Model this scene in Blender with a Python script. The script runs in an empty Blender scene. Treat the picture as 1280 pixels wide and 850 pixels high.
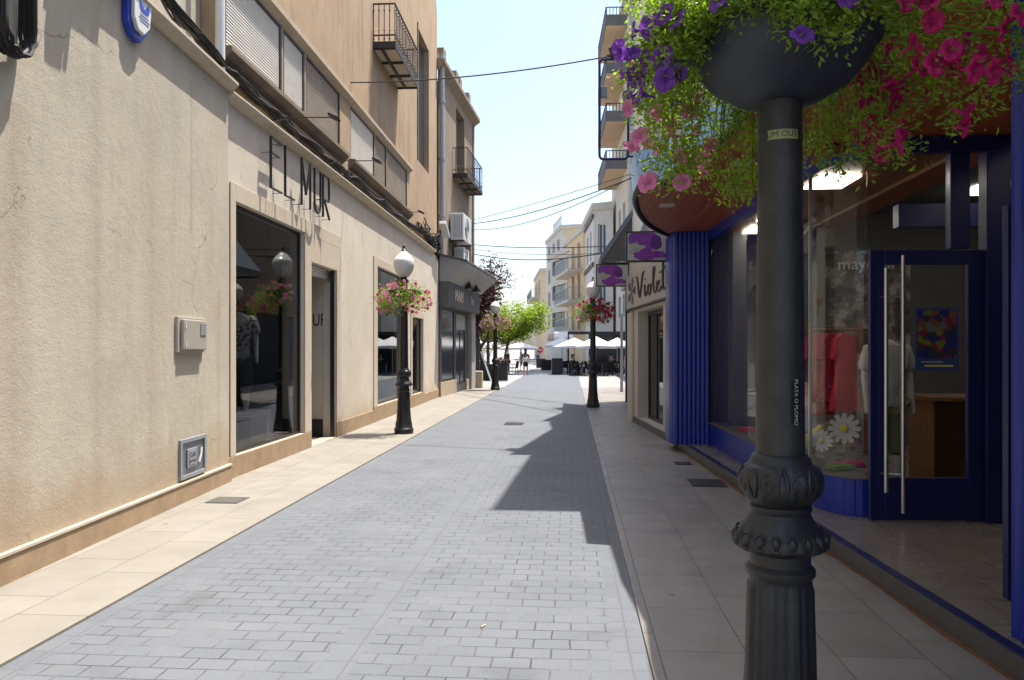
import bpy, bmesh, math, random
from mathutils import Vector, Matrix
R = math.radians
random.seed(7)
sc = bpy.context.scene
col = sc.collection
PI = math.pi

# ------------------------------------------------------------------ helpers
class MB:
    """collects geometry for ONE mesh object"""
    def __init__(s):
        s.v = []; s.f = []; s.m = []; s.mi = 0; s.M = Matrix()
    def add(s, p):
        s.v.append(tuple(s.M @ Vector(p))); return len(s.v) - 1
    def face(s, ids):
        s.f.append(list(ids)); s.m.append(s.mi)
    def poly(s, pts):
        s.face([s.add(p) for p in pts])
    def box(s, x0, x1, y0, y1, z0, z1):
        i = [s.add(p) for p in ((x0,y0,z0),(x1,y0,z0),(x1,y1,z0),(x0,y1,z0),(x0,y0,z1),(x1,y0,z1),(x1,y1,z1),(x0,y1,z1))]
        for q in ((0,3,2,1),(4,5,6,7),(0,1,5,4),(1,2,6,5),(2,3,7,6),(3,0,4,7)):
            s.face([i[k] for k in q])
    def bar(s, p0, p1, w, h=None):
        s.tube([p0, p1], (w if h is None else (w + h) / 2) * .7071, 4, rot=PI / 4)
    def tube(s, pts, r, n=8, cap=True, rot=0):
        pts = [Vector(p) for p in pts]
        k = len(pts)
        rs = r if isinstance(r, (list, tuple)) else [r] * k
        t0 = (pts[1] - pts[0]).normalized()
        up = Vector((0, 0, 1)) if abs(t0.z) < .9 else Vector((1, 0, 0))
        a = t0.cross(up).normalized(); rings = []
        for i in range(k):
            t = (pts[min(i + 1, k - 1)] - pts[max(i - 1, 0)]).normalized()
            a = (a - t * a.dot(t)).normalized(); b = t.cross(a)
            rings.append([s.add(pts[i] + (a * math.cos(rot + 2 * PI * j / n) + b * math.sin(rot + 2 * PI * j / n)) * rs[i]) for j in range(n)])
        for i in range(k - 1):
            for j in range(n):
                s.face((rings[i][j], rings[i][(j + 1) % n], rings[i + 1][(j + 1) % n], rings[i + 1][j]))
        if cap:
            s.face(rings[0][::-1]); s.face(rings[-1])
    def lathe(s, prof, n=24, c=(0, 0, 0), mod=None):
        rings = []
        for q in prof:
            r, z = q[0], q[1]
            ring = []
            for j in range(n):
                th = 2 * PI * j / n
                rr = r if mod is None else mod(r, z, th, q)
                ring.append(s.add((c[0] + rr * math.cos(th), c[1] + rr * math.sin(th), c[2] + z)))
            rings.append(ring)
        for i in range(len(rings) - 1):
            for j in range(n):
                s.face((rings[i][j], rings[i][(j + 1) % n], rings[i + 1][(j + 1) % n], rings[i + 1][j]))
        s.face(rings[0][::-1]); s.face(rings[-1])
    def prism(s, poly, z0, z1):
        a = [s.add((x, y, z0)) for x, y in poly]; b = [s.add((x, y, z1)) for x, y in poly]
        n = len(poly)
        s.face(a[::-1]); s.face(b)
        for i in range(n):
            s.face((a[i], a[(i + 1) % n], b[(i + 1) % n], b[i]))
    def sweep_x(s, prof, x0, x1):
        """profile in (y,z) extruded along x"""
        a = [s.add((x0, y, z)) for y, z in prof]; b = [s.add((x1, y, z)) for y, z in prof]
        n = len(prof)
        s.face(a); s.face(b[::-1])
        for i in range(n):
            s.face((a[(i + 1) % n], a[i], b[i], b[(i + 1) % n]))
    def build(s, name, mats, parent=None, smooth=False, bevel=0, weld=False):
        me = bpy.data.meshes.new(name)
        me.from_pydata(s.v, [], s.f); me.update()
        if not isinstance(mats, (list, tuple)): mats = [mats]
        for m in mats: me.materials.append(m)
        for p, mi in zip(me.polygons, s.m): p.material_index = mi
        bm = bmesh.new(); bm.from_mesh(me)
        if weld: bmesh.ops.remove_doubles(bm, verts=bm.verts, dist=.0005)
        bmesh.ops.recalc_face_normals(bm, faces=bm.faces)
        bm.to_mesh(me); bm.free()
        if smooth:
            me.shade_smooth(); me.set_sharp_from_angle(angle=R(42))
        o = bpy.data.objects.new(name, me); col.objects.link(o)
        if parent: o.parent = parent
        if bevel:
            b = o.modifiers.new('Bevel', 'BEVEL'); b.width = bevel; b.segments = 2; b.limit_method = 'ANGLE'; b.angle_limit = R(50)
        return o

def tag(o, label, cat, group=None, kind=None):
    if label: o['label'] = label
    if cat: o['category'] = cat
    if group: o['group'] = group
    if kind: o['kind'] = kind
    return o
def thing(name, label, cat, loc=(0, 0, 0), rz=0, group=None):
    o = bpy.data.objects.new(name, None); col.objects.link(o)
    o.location = loc; o.rotation_euler = (0, 0, rz); o.empty_display_size = .2
    return tag(o, label, cat, group)
def struct(o):
    o['kind'] = 'structure'; return o
KIDS = {}
def dup(root, loc, rz=0, label=None, scale=None):
    def cp(o, parent):
        c = o.copy(); col.objects.link(c); c.parent = parent
        for ch in [q for q in bpy.data.objects if q.parent == o and q != c]:
            cp(ch, c)
        return c
    r = cp(root, None); r.location = loc; r.rotation_euler = (0, 0, rz)
    if label: r['label'] = label
    if scale: r.scale = (scale,) * 3
    return r

# ------------------------------------------------------------------ materials
def nodes(name):
    m = bpy.data.materials.new(name); m.use_nodes = True
    nt = m.node_tree; b = nt.nodes['Principled BSDF']
    return m, nt, b
def lk(nt, a, b): nt.links.new(a, b)
def noise(nt, vec, scale, detail=6, rough=.6):
    n = nt.nodes.new('ShaderNodeTexNoise'); n.inputs['Scale'].default_value = scale
    n.inputs['Detail'].default_value = detail; n.inputs['Roughness'].default_value = rough
    lk(nt, vec, n.inputs['Vector']); return n.outputs['Fac']
def ramp(nt, fac, stops):
    r = nt.nodes.new('ShaderNodeValToRGB'); e = r.color_ramp.elements
    while len(e) < len(stops): e.new(.5)
    for q, (p, c) in zip(e, stops):
        q.position = p; q.color = tuple(c) + (1,) if len(c) == 3 else c
    lk(nt, fac, r.inputs['Fac']); return r.outputs['Color']
def mixc(nt, fac, a, b, mode='MIX'):
    x = nt.nodes.new('ShaderNodeMix'); x.data_type = 'RGBA'; x.blend_type = mode
    for sock, val in ((x.inputs[0], fac), (x.inputs[6], a), (x.inputs[7], b)):
        if hasattr(val, 'is_linked'): lk(nt, val, sock)
        else: sock.default_value = val if not isinstance(val, tuple) or len(val) == 4 else val + (1,)
    return x.outputs[2]
def mth(nt, op, a, b=None):
    x = nt.nodes.new('ShaderNodeMath'); x.operation = op
    for k, val in ((0, a), (1, b)):
        if val is None: continue
        if hasattr(val, 'is_linked'): lk(nt, val, x.inputs[k])
        else: x.inputs[k].default_value = val
    return x.outputs[0]
def objco(nt):
    return nt.nodes.new('ShaderNodeTexCoord').outputs['Object']
def bumpn(nt, b, h, strength=.4, dist=.01):
    n = nt.nodes.new('ShaderNodeBump'); n.inputs['Strength'].default_value = strength
    n.inputs['Distance'].default_value = dist
    lk(nt, h, n.inputs['Height']); lk(nt, n.outputs['Normal'], b.inputs['Normal'])
def sc3(c, k): return tuple(min(1, x * k) for x in c)

ALB = .5      # measured: the real surfaces are duller than a first guess
DULL = dict(blue_paint=1.6, navy_paint=1.0, bluish_white_wall=.8, pale_concrete=.85, beige_wall=.95, apricot_wall=.95, grey_wall=.95, white_canvas=.8, opal_glass=.75, white_paint=.72, alarm_blue=1, violet_print=.9,
            sign_white=.62, sky_blue_fascia=.9, orange_wood=.38, red_dress_cloth=1.5, yellow_cloth=.9, skin=.8, poster_blue=.9, white_shutter=.95, weathered_shutter=.8, bright_tree_leaf=1, white_cloth=.7, light_blue_cloth=.8, rust_cloth=.8,
            lilac_ink=1, deep_violet=1, red_wood_soffit=.85, bowl_plastic=.85, tower_render=.85, mannequin_white=.75, grey_plastic=.6, brushed_steel=.9, wrought_iron=.8, old_ochre_render=.54, aged_brown_render=.54, sand_roughcast=.635, cream_render=.72, cream_stone_trim=.68, cream_trim=.68, pale_ledge=.6, ochre_stone=.66, slate_cladding=.8, grey_soffit=.9, pale_letter=1, pale_letter2=1, grey_pipe=.65, sign_red=1, tan_soffit=.75, tan_petal_print=.8, curtain=.6)
def dull(name, *cs):
    k = DULL.get(name, ALB); return [sc3(c, k) if c else c for c in cs]
def mat(name, c, rough=.7, metal=0, var=.12, scale=2.5, bump=0, bscale=60, spec=.5, bdist=.01, stain=None, sscale=.7, samt=.5):
    c, stain = dull(name, c, stain)
    m, nt, b = nodes(name)
    b.inputs['Roughness'].default_value = rough; b.inputs['Metallic'].default_value = metal
    b.inputs['Specular IOR Level'].default_value = spec
    co = objco(nt)
    cc = ramp(nt, noise(nt, co, scale, 8, .65), [(.25, sc3(c, 1 - var)), (.75, sc3(c, 1 + var))])
    if stain:
        f = noise(nt, co, sscale, 7, .7)
        fr = nt.nodes.new('ShaderNodeMapRange'); fr.inputs[1].default_value = .5; fr.inputs[2].default_value = .75
        fr.inputs[4].default_value = samt; lk(nt, f, fr.inputs[0])
        cc = mixc(nt, fr.outputs[0], cc, stain)
    lk(nt, cc, b.inputs['Base Color'])
    if bump: bumpn(nt, b, noise(nt, co, bscale, 5, .6), bump, bdist)
    return m
def flat(name, c, rough=.6, metal=0, spec=.5):
    return mat(name, c, rough, metal, .06, 6, 0, 60, spec)
def emit(name, c, s):
    m, nt, b = nodes(name)
    b.inputs['Base Color'].default_value = c + (1,)
    b.inputs['Emission Color'].default_value = c + (1,); b.inputs['Emission Strength'].default_value = s
    return m
def glassmat(name, tint=(.9, .93, .92), refl=1.0, rough=0.0):
    m = bpy.data.materials.new(name); m.use_nodes = True; nt = m.node_tree
    nt.nodes.remove(nt.nodes['Principled BSDF'])
    t = nt.nodes.new('ShaderNodeBsdfTransparent'); t.inputs[0].default_value = tint + (1,)
    g = nt.nodes.new('ShaderNodeBsdfGlossy'); g.inputs['Roughness'].default_value = rough
    f = nt.nodes.new('ShaderNodeFresnel'); gg = nt.nodes.new('ShaderNodeNewGeometry')
    lk(nt, mth(nt, 'SUBTRACT', 1.5, mth(nt, 'MULTIPLY', gg.outputs['Backfacing'], 1.5 - 1 / 1.5)), f.inputs['IOR'])
    k = mth(nt, 'MULTIPLY', f.outputs[0], refl)
    k = mth(nt, 'MINIMUM', k, .95)
    x = nt.nodes.new('ShaderNodeMixShader')
    lk(nt, k, x.inputs[0]); lk(nt, t.outputs[0], x.inputs[1]); lk(nt, g.outputs[0], x.inputs[2])
    lk(nt, x.outputs[0], nt.nodes['Material Output'].inputs['Surface'])
    return m
def leafmat(name, c1, c2, tr=.45, trk=1.6):
    m, nt, b = nodes(name)
    co = objco(nt)
    cc = ramp(nt, noise(nt, co, 9, 3), [(.3, c1), (.7, c2)])
    oi = nt.nodes.new('ShaderNodeNewGeometry')
    cc = mixc(nt, mth(nt, 'MULTIPLY', oi.outputs['Random Per Island'], .6), cc, sc3(c2, 1.3))
    lk(nt, cc, b.inputs['Base Color']); b.inputs['Roughness'].default_value = .5
    t = nt.nodes.new('ShaderNodeBsdfTranslucent')
    ct = mixc(nt, 1.0, cc, (trk, trk * 1.05, trk * .5), 'MULTIPLY')
    lk(nt, ct, t.inputs[0])
    x = nt.nodes.new('ShaderNodeMixShader'); x.inputs[0].default_value = tr
    lk(nt, b.outputs[0], x.inputs[1]); lk(nt, t.outputs[0], x.inputs[2])
    lk(nt, x.outputs[0], nt.nodes['Material Output'].inputs['Surface'])
    return m
def petal(name, c, throat):
    m, nt, b = nodes(name)
    co = objco(nt)
    ln = nt.nodes.new('ShaderNodeVectorMath'); ln.operation = 'LENGTH'; lk(nt, co, ln.inputs[0])
    r = mth(nt, 'MULTIPLY', ln.outputs['Value'], 25)
    cc = ramp(nt, r, [(.05, throat), (.30, sc3(c, .75)), (.8, c)])
    lk(nt, cc, b.inputs['Base Color']); b.inputs['Roughness'].default_value = .6
    t = nt.nodes.new('ShaderNodeBsdfTranslucent'); lk(nt, cc, t.inputs[0])
    x = nt.nodes.new('ShaderNodeMixShader'); x.inputs[0].default_value = .45
    lk(nt, b.outputs[0], x.inputs[1]); lk(nt, t.outputs[0], x.inputs[2])
    lk(nt, x.outputs[0], nt.nodes['Material Output'].inputs['Surface'])
    return m

def streaky(name, c, dark, bump=.3, bscale=70, amt=.55, rough=.9, warm=None):
    """rendered wall: clouds of tone + vertical rain streaks + grain"""
    c, dark, warm = dull(name, c, dark, warm)
    m, nt, b = nodes(name); b.inputs['Roughness'].default_value = rough; b.inputs['Specular IOR Level'].default_value = .2
    co = objco(nt)
    cc = ramp(nt, noise(nt, co, .9, 9, .7), [(.3, sc3(c, .86)), (.7, sc3(c, 1.1))])
    mp = nt.nodes.new('ShaderNodeMapping'); mp.inputs['Scale'].default_value = (2.0, 2.0, .38); lk(nt, co, mp.inputs[0])
    f = noise(nt, mp.outputs[0], 1.6, 8, .7)
    fr = nt.nodes.new('ShaderNodeMapRange'); fr.inputs[1].default_value = .5; fr.inputs[2].default_value = .78; fr.inputs[4].default_value = amt
    lk(nt, f, fr.inputs[0])
    cc = mixc(nt, fr.outputs[0], cc, dark)
    if warm:
        f2 = noise(nt, co, .55, 6, .65)
        fr2 = nt.nodes.new('ShaderNodeMapRange'); fr2.inputs[1].default_value = .52; fr2.inputs[2].default_value = .7; fr2.inputs[4].default_value = .6
        lk(nt, f2, fr2.inputs[0]); cc = mixc(nt, fr2.outputs[0], cc, warm)
    lk(nt, cc, b.inputs['Base Color'])
    if bump:
        h = mth(nt, 'ADD', noise(nt, co, bscale, 4, .6), mth(nt, 'MULTIPLY', noise(nt, co, bscale * .22, 4, .6), 1.2))
        bumpn(nt, b, h, bump, .012)
    return m

def add_streak(m, x0, z0, z1, wd, c):
    nt = m.node_tree; b = nt.nodes['Principled BSDF']; src = b.inputs['Base Color'].links[0].from_socket
    co = objco(nt); sx = nt.nodes.new('ShaderNodeSeparateXYZ'); lk(nt, co, sx.inputs[0])
    wob = mth(nt, 'MULTIPLY', mth(nt, 'SUBTRACT', noise(nt, co, 3, 4), .5), .05)
    d = mth(nt, 'ABSOLUTE', mth(nt, 'ADD', mth(nt, 'SUBTRACT', sx.outputs[0], x0), wob))
    r = nt.nodes.new('ShaderNodeMapRange'); r.inputs[1].default_value = wd; r.inputs[2].default_value = 0; r.inputs[4].default_value = .6; lk(nt, d, r.inputs[0])
    k = mth(nt, 'MULTIPLY', r.outputs[0], mth(nt, 'MULTIPLY', mth(nt, 'GREATER_THAN', sx.outputs[2], z0), mth(nt, 'LESS_THAN', sx.outputs[2], z1)))
    k = mth(nt, 'MULTIPLY', k, noise(nt, co, 7, 5))
    lk(nt, mixc(nt, k, src, c), b.inputs['Base Color'])
def wear(m, ztop, c, crack):
    nt = m.node_tree; b = nt.nodes['Principled BSDF']; src = b.inputs['Base Color'].links[0].from_socket
    co = objco(nt); sx = nt.nodes.new('ShaderNodeSeparateXYZ'); lk(nt, co, sx.inputs[0])
    h = mth(nt, 'SUBTRACT', sx.outputs[2], mth(nt, 'MULTIPLY', noise(nt, co, 1.3, 6, .7), ztop * 1.6))
    r = nt.nodes.new('ShaderNodeMapRange'); r.inputs[1].default_value = .12; r.inputs[2].default_value = -.35; r.inputs[4].default_value = .6; lk(nt, h, r.inputs[0])
    cc = mixc(nt, r.outputs[0], src, c)
    ds = nt.nodes.new('ShaderNodeVectorMath'); ds.operation = 'MULTIPLY_ADD'; nz = nt.nodes.new('ShaderNodeTexNoise'); nz.inputs['Scale'].default_value = 2.5; nz.inputs['Detail'].default_value = 6
    lk(nt, co, nz.inputs['Vector']); lk(nt, nz.outputs['Color'], ds.inputs[0]); ds.inputs[1].default_value = (.6, .6, .6); lk(nt, co, ds.inputs[2])
    v = nt.nodes.new('ShaderNodeTexVoronoi'); v.feature = 'DISTANCE_TO_EDGE'; v.inputs['Scale'].default_value = .38; lk(nt, ds.outputs[0], v.inputs['Vector'])
    e = nt.nodes.new('ShaderNodeMapRange'); e.inputs[1].default_value = .0035; e.inputs[2].default_value = .001; e.inputs[4].default_value = crack; lk(nt, v.outputs['Distance'], e.inputs[0])
    k = mth(nt, 'MULTIPLY', e.outputs[0], mth(nt, 'GREATER_THAN', noise(nt, co, .8, 3), .5))
    lk(nt, mixc(nt, k, cc, sc3(c, .4)), b.inputs['Base Color'])
def brickn(nt, vec, scale, bw, rh, mortar, c1, c2, cm, offset=.5, bias=0, smooth=.2):
    n = nt.nodes.new('ShaderNodeTexBrick')
    n.inputs['Scale'].default_value = scale; n.inputs['Brick Width'].default_value = bw; n.inputs['Row Height'].default_value = rh
    n.inputs['Mortar Size'].default_value = mortar; n.inputs['Mortar Smooth'].default_value = smooth; n.inputs['Bias'].default_value = bias
    n.offset = offset
    for k, c in (('Color1', c1), ('Color2', c2), ('Mortar', cm)): n.inputs[k].default_value = c + (1,)
    lk(nt, vec, n.inputs['Vector']); return n

def paver_mat():
    m, nt, b = nodes('grey_pavers'); b.inputs['Roughness'].default_value = .75; b.inputs['Specular IOR Level'].default_value = .35
    co = objco(nt)
    ns = nt.nodes.new('ShaderNodeTexNoise'); ns.inputs['Scale'].default_value = 3.5; lk(nt, co, ns.inputs['Vector'])
    wob = nt.nodes.new('ShaderNodeVectorMath'); wob.operation = 'MULTIPLY_ADD'
    lk(nt, ns.outputs['Color'], wob.inputs[0]); wob.inputs[1].default_value = (.02, .02, 0); lk(nt, co, wob.inputs[2])
    vec = wob.outputs[0]
    g1, g2 = (.108, .118, .132), (.119, .128, .141)
    A = brickn(nt, vec, 1, .212, .140, .0052, g1, g2, (.062, .063, .066))
    lk(nt, ramp(nt, noise(nt, co, 1.9, 5, .7), [(.34, (.036, .037, .04)), (.5, (.07, .073, .079)), (.66, (.14, .145, .155))]), A.inputs['Mortar'])
    sx = nt.nodes.new('ShaderNodeSeparateXYZ'); lk(nt, vec, sx.inputs[0])
    mp = nt.nodes.new('ShaderNodeMapping'); mp.inputs['Rotation'].default_value = (0, 0, PI / 2); mp.inputs['Location'].default_value = (0, .052, 0)
    lk(nt, vec, mp.inputs[0])
    B = brickn(nt, mp.outputs[0], 1, .24, .19, .006, g1, g2, (.10, .104, .11), 0)
    s1 = mth(nt, 'MULTIPLY', mth(nt, 'GREATER_THAN', sx.outputs[0], -1.34), mth(nt, 'LESS_THAN', sx.outputs[0], -1.15))
    e1 = mth(nt, 'GREATER_THAN', sx.outputs[0], .24)
    e2 = mth(nt, 'LESS_THAN', sx.outputs[0], -2.86)
    s = mth(nt, 'MAXIMUM', s1, mth(nt, 'MAXIMUM', e1, e2))
    cc = mixc(nt, s, A.outputs['Color'], B.outputs['Color'])
    # worn clouds, pale dust and dark spots
    cl = ramp(nt, noise(nt, co, .8, 8, .7), [(.3, (.88, .88, .89)), (.72, (1.12, 1.11, 1.1))])
    cc = mixc(nt, 1.0, cc, cl, 'MULTIPLY')
    gr = ramp(nt, noise(nt, co, 120, 3), [(.3, (.85, .85, .85)), (.7, (1.13, 1.13, 1.13))])
    cc = mixc(nt, 1.0, cc, gr, 'MULTIPLY')
    sp = nt.nodes.new('ShaderNodeTexVoronoi'); sp.inputs['Scale'].default_value = 1.6; lk(nt, co, sp.inputs['Vector'])
    d = nt.nodes.new('ShaderNodeMapRange'); d.inputs[1].default_value = .035; d.inputs[2].default_value = .02; d.inputs[4].default_value = .6
    lk(nt, sp.outputs['Distance'], d.inputs[0])
    cc = mixc(nt, d.outputs[0], cc, (.06, .055, .05))
    st = nt.nodes.new('ShaderNodeMapRange'); st.inputs[1].default_value = .6; st.inputs[2].default_value = .78; st.inputs[4].default_value = .55
    lk(nt, noise(nt, co, 1.7, 5, .5), st.inputs[0])
    cc = mixc(nt, st.outputs[0], cc, (.06, .06, .06))
    lk(nt, cc, b.inputs['Base Color'])
    hh = mixc(nt, s, A.outputs['Fac'], B.outputs['Fac'])
    h = mth(nt, 'ADD', mth(nt, 'MULTIPLY', hh, -1.0), mth(nt, 'MULTIPLY', noise(nt, co, 90, 4), .35))
    h = mth(nt, 'ADD', h, mth(nt, 'MULTIPLY', noise(nt, co, 5, 3), .8))
    bumpn(nt, b, h, .6, .006)
    return m
def slab_mat(name, c1, c2, cm, bw, rh, rot=0, rough=.55, stain=(.3, .22, .13), spec=.4, mortar=.004):
    c1, c2, cm, stain = dull(name, c1, c2, cm, stain)
    m, nt, b = nodes(name); b.inputs['Specular IOR Level'].default_value = spec
    co = objco(nt)
    mp = nt.nodes.new('ShaderNodeMapping'); mp.inputs['Rotation'].default_value = (0, 0, rot); lk(nt, co, mp.inputs[0])
    A = brickn(nt, mp.outputs[0], 1, bw, rh, mortar, c1, c2, cm, .37)
    cl = ramp(nt, noise(nt, co, 2.2, 9, .72), [(.25, (.86, .85, .83)), (.75, (1.1, 1.1, 1.1))])
    cc = mixc(nt, 1.0, A.outputs['Color'], cl, 'MULTIPLY')
    st = nt.nodes.new('ShaderNodeMapRange'); st.inputs[1].default_value = .55; st.inputs[2].default_value = .8; st.inputs[4].default_value = .45
    lk(nt, noise(nt, co, 1.1, 7, .7), st.inputs[0]); cc = mixc(nt, st.outputs[0], cc, stain)
    sp = nt.nodes.new('ShaderNodeTexVoronoi'); sp.inputs['Scale'].default_value = 1.1; lk(nt, co, sp.inputs['Vector'])
    d = nt.nodes.new('ShaderNodeMapRange'); d.inputs[1].default_value = .03; d.inputs[2].default_value = .018; d.inputs[4].default_value = .7
    lk(nt, sp.outputs['Distance'], d.inputs[0]); cc = mixc(nt, d.outputs[0], cc, (.05, .045, .04))
    lk(nt, cc, b.inputs['Base Color'])
    rr = ramp(nt, noise(nt, co, 3, 5), [(.3, (rough - .12,) * 3), (.7, (rough + .15,) * 3)])
    lk(nt, rr, b.inputs['Roughness'])
    bumpn(nt, b, mth(nt, 'ADD', mth(nt, 'MULTIPLY', A.outputs['Fac'], -1), mth(nt, 'MULTIPLY', noise(nt, co, 40, 4), .15)), .5, .004)
    return m
def plank_mat(name, c1, c2, width=.12, length=2.4, rot=0, rough=.45):
    c1, c2 = dull(name, c1, c2)
    m, nt, b = nodes(name); co = objco(nt); b.inputs['Roughness'].default_value = rough
    mp = nt.nodes.new('ShaderNodeMapping'); mp.inputs['Rotation'].default_value = (0, 0, rot); lk(nt, co, mp.inputs[0])
    A = brickn(nt, mp.outputs[0], 1, length, width, .004, c1, c2, sc3(c1, .25), .43)
    mq = nt.nodes.new('ShaderNodeMapping'); mq.inputs['Scale'].default_value = (1.5, 22, 22); lk(nt, mp.outputs[0], mq.inputs[0])
    g = ramp(nt, noise(nt, mq.outputs[0], 1.5, 6), [(.3, (.7, .68, .66)), (.7, (1.2, 1.18, 1.15))])
    lk(nt, mixc(nt, 1.0, A.outputs['Color'], g, 'MULTIPLY'), b.inputs['Base Color'])
    bumpn(nt, b, mth(nt, 'MULTIPLY', A.outputs['Fac'], -1), .4, .004)
    return m

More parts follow.
